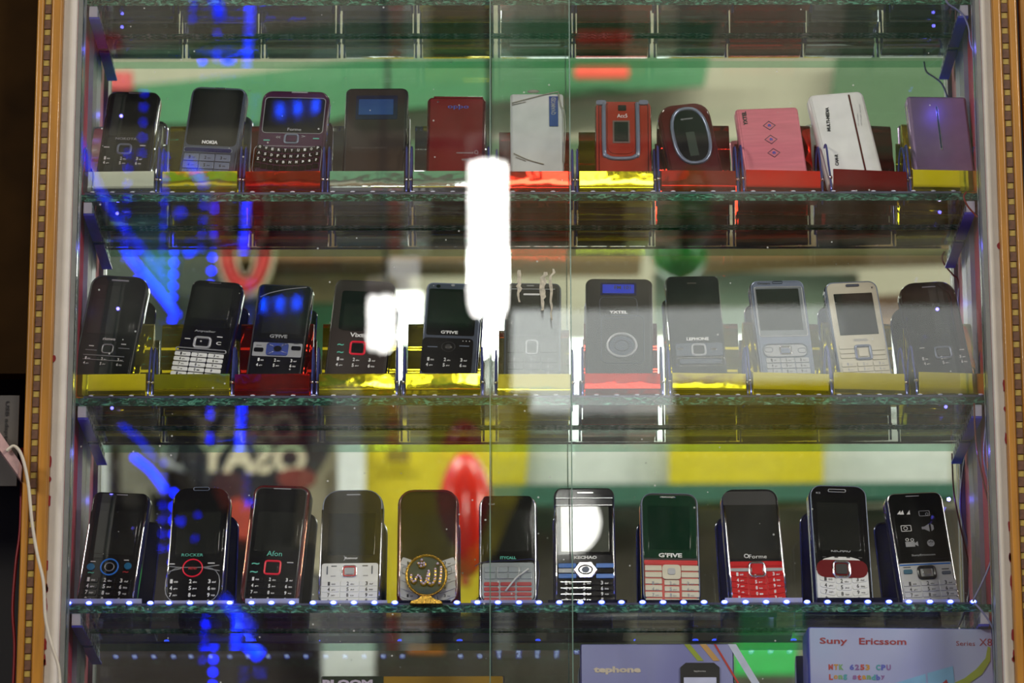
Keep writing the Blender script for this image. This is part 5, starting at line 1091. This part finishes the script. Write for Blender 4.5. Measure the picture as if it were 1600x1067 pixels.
def bpoly(e, W, H, x0b, ytop, pts, m, w0=0.0007, w1=0.001, name='printed_shape'):
    q = [((x-x0b)*u-W/2, H-(y-ytop)*u) for x, y in pts]
    ar = sum(q[i][0]*q[(i+1) % len(q)][1]-q[(i+1) % len(q)][0]*q[i][1] for i in range(len(q)))
    newobj(name, prism(name, q if ar > 0 else q[::-1], w0, w1), m, e)
skyb = mat('sky_blue_print', s2l(120, 170, 210), 0.25); lime = mat('lime_swirl', s2l(150, 165, 60), 0.3)
bpoly(bx, W, H, 1262, 981, [(1380, 1067), (1434, 1050), (1436, 1080), (1380, 1085)], skyb); bpoly(bx, W, H, 1262, 981, [(1437, 1049), (1475, 1038), (1478, 1075), (1438, 1080)], skyb)
bpoly(bx, W, H, 1262, 981, [(1455, 1067), (1465, 1058), (1468, 1067)], redp, 0.0011, 0.0014)
V_ = [(1470, 1066), (1492, 1056), (1510, 1042), (1524, 1026), (1528, 1008), (1532, 1010), (1531, 1030), (1518, 1050), (1498, 1064), (1475, 1074)]
bpoly(bx, W, H, 1262, 981, V_, lime, 0.0007, 0.0013); 
b2, W2, H2, u = carton_box(907, 1146, 1006, 0.010, 0.052, gradmat('lavender_print', s2l(120, 122, 178), s2l(146, 150, 196), s2l(158, 168, 204)), mat('navy_card', s2l(50, 46, 110), 0.3), 'lavender phone box with silver lettering and stripes, middle of the bottom edge', 0)
btext(b2, W2, H2, 907, 1006, 'tephone', 961, 1046, 70, 12, mat('silver_ink', s2l(226, 214, 196), 0.25, 0.3), 0.05)
for x, c, w_ in ((1060, 'lime_swirl', 9), (1083, 'ochre_stripe', 10), (1125, 'pale_stripe', 12), (1104, 'red_stripe', 3)):
    m = MATS.get(c) or mat(c, {'ochre_stripe': s2l(190, 150, 90), 'pale_stripe': s2l(196, 204, 226), 'red_stripe': s2l(190, 60, 50)}[c], 0.3)
    bpoly(b2, W2, H2, 907, 1006, [(x, 1007), (x+w_, 1007), (x+w_+40, 1076), (x+40, 1076)] if x > 1100 else [(x, 1007), (x+w_, 1007), (x+w_+20, 1032), (x+20, 1032)], m, 0.0007, 0.0009 if x != 1104 else 0.0011)
bpoly(b2, W2, H2, 907, 1006, [(1054, 1085), (1054, 1042), (1062, 1035), (1104, 1035), (1112, 1042), (1112, 1085)], mblack, 0.0009, 0.0018, 'printed_phone'); bpoly(b2, W2, H2, 907, 1006, [(1059, 1085), (1059, 1057), (1107, 1057), (1107, 1085)], mat('pale_lilac_print', s2l(200, 205, 235), 0.3), 0.0018, 0.0020, 'printed_screen')
btext(b2, W2, H2, 907, 1006, 'lephone', 1083, 1048, 17, 3, prw, 0.0, wv=0.0021)
b3, W3, H3_, u = carton_box(502, 788, 1056, 0.012, 0.050, gradmat('ochre_print', s2l(120, 92, 30), s2l(150, 118, 42), s2l(170, 140, 70)), mat('dark_brown_card', s2l(40, 30, 34), 0.3), 'dark and ochre phone box with large cropped lettering at the bottom edge', 0)
bpoly(b3, W3, H3_, 502, 1056, [(504, 1057), (594, 1057), (594, 1100), (504, 1100)], mat('dark_green_print', s2l(40, 50, 36), 0.3)); btext(b3, W3, H3_, 502, 1056, 'BLOOM', 541, 1068, 74, 12, mat('lilac_ink', s2l(190, 180, 200), 0.3), 0.06, wv=0.0014)

# ---------- real lamps whose reflections the tilted glass faces show
def reflect_point(p, X, Y, dist):
    A_ = p.A + p.M.to_3x3() @ Vector((p.uv(X, Y)[0], 0, p.uv(X, Y)[1])); d = (A_-CAM).normalized()
    n = (p.M.to_3x3() @ Vector((0, -1, 0))).normalized(); r = d - 2*d.dot(n)*n
    return A_ + r*dist, r
q, r = reflect_point(PH7, 886, 815, 2.6)
e0 = empty('globe_lamp', 'round white ceiling globe lamp above the aisle', 'lamp', loc=q)
newobj('globe', spheremesh('globe', 0.052, 24, 16), mat('lit_globe', (1, 1, 1), 0.4, emit=(1, 0.98, 0.92), estr=9.0), e0)
tube('lamp_cord', [Vector((0, 0, 0.05)), Vector((0, 0, 4.9-q.z))], 0.006, mblack, e0, n=6, res=1)

bpend = mat('lit_blue_pendant', (0.02, 0.05, 0.9), 0.3, emit=(0.0, 0.05, 1.0), estr=60.0)
for n_, (ph, X, Y, d_) in enumerate(((PHQ, 430, 172, 2.7), (PHQ, 458, 169, 2.7), (PHQ, 486, 166, 2.7), (PHR, 401, 474, 2.9), (PHR, 428, 474, 2.9), (PHR, 455, 473, 2.9))):
    q, r = reflect_point(ph, X, Y, d_)
    e0 = empty('blue_pendant', ('left', 'middle', 'right', 'left', 'middle', 'right')[n_]+' small blue pendant mirrored in the '+('keyboard phone' if n_ < 3 else 'phone with the silver key bar')+' screen', 'lamp', 'blue pendants', loc=q)
    tube('blue_tube', [Vector((0, 0, -0.011)), Vector((0.001, 0, 0)), Vector((0, 0, 0.011))], 0.0028, bpend, e0, n=8, res=2)
    tube('pendant_cord', [Vector((0, 0, 0.011)), Vector((0, 0, 4.9-q.z))], 0.001, mblack, e0, n=5, res=1)
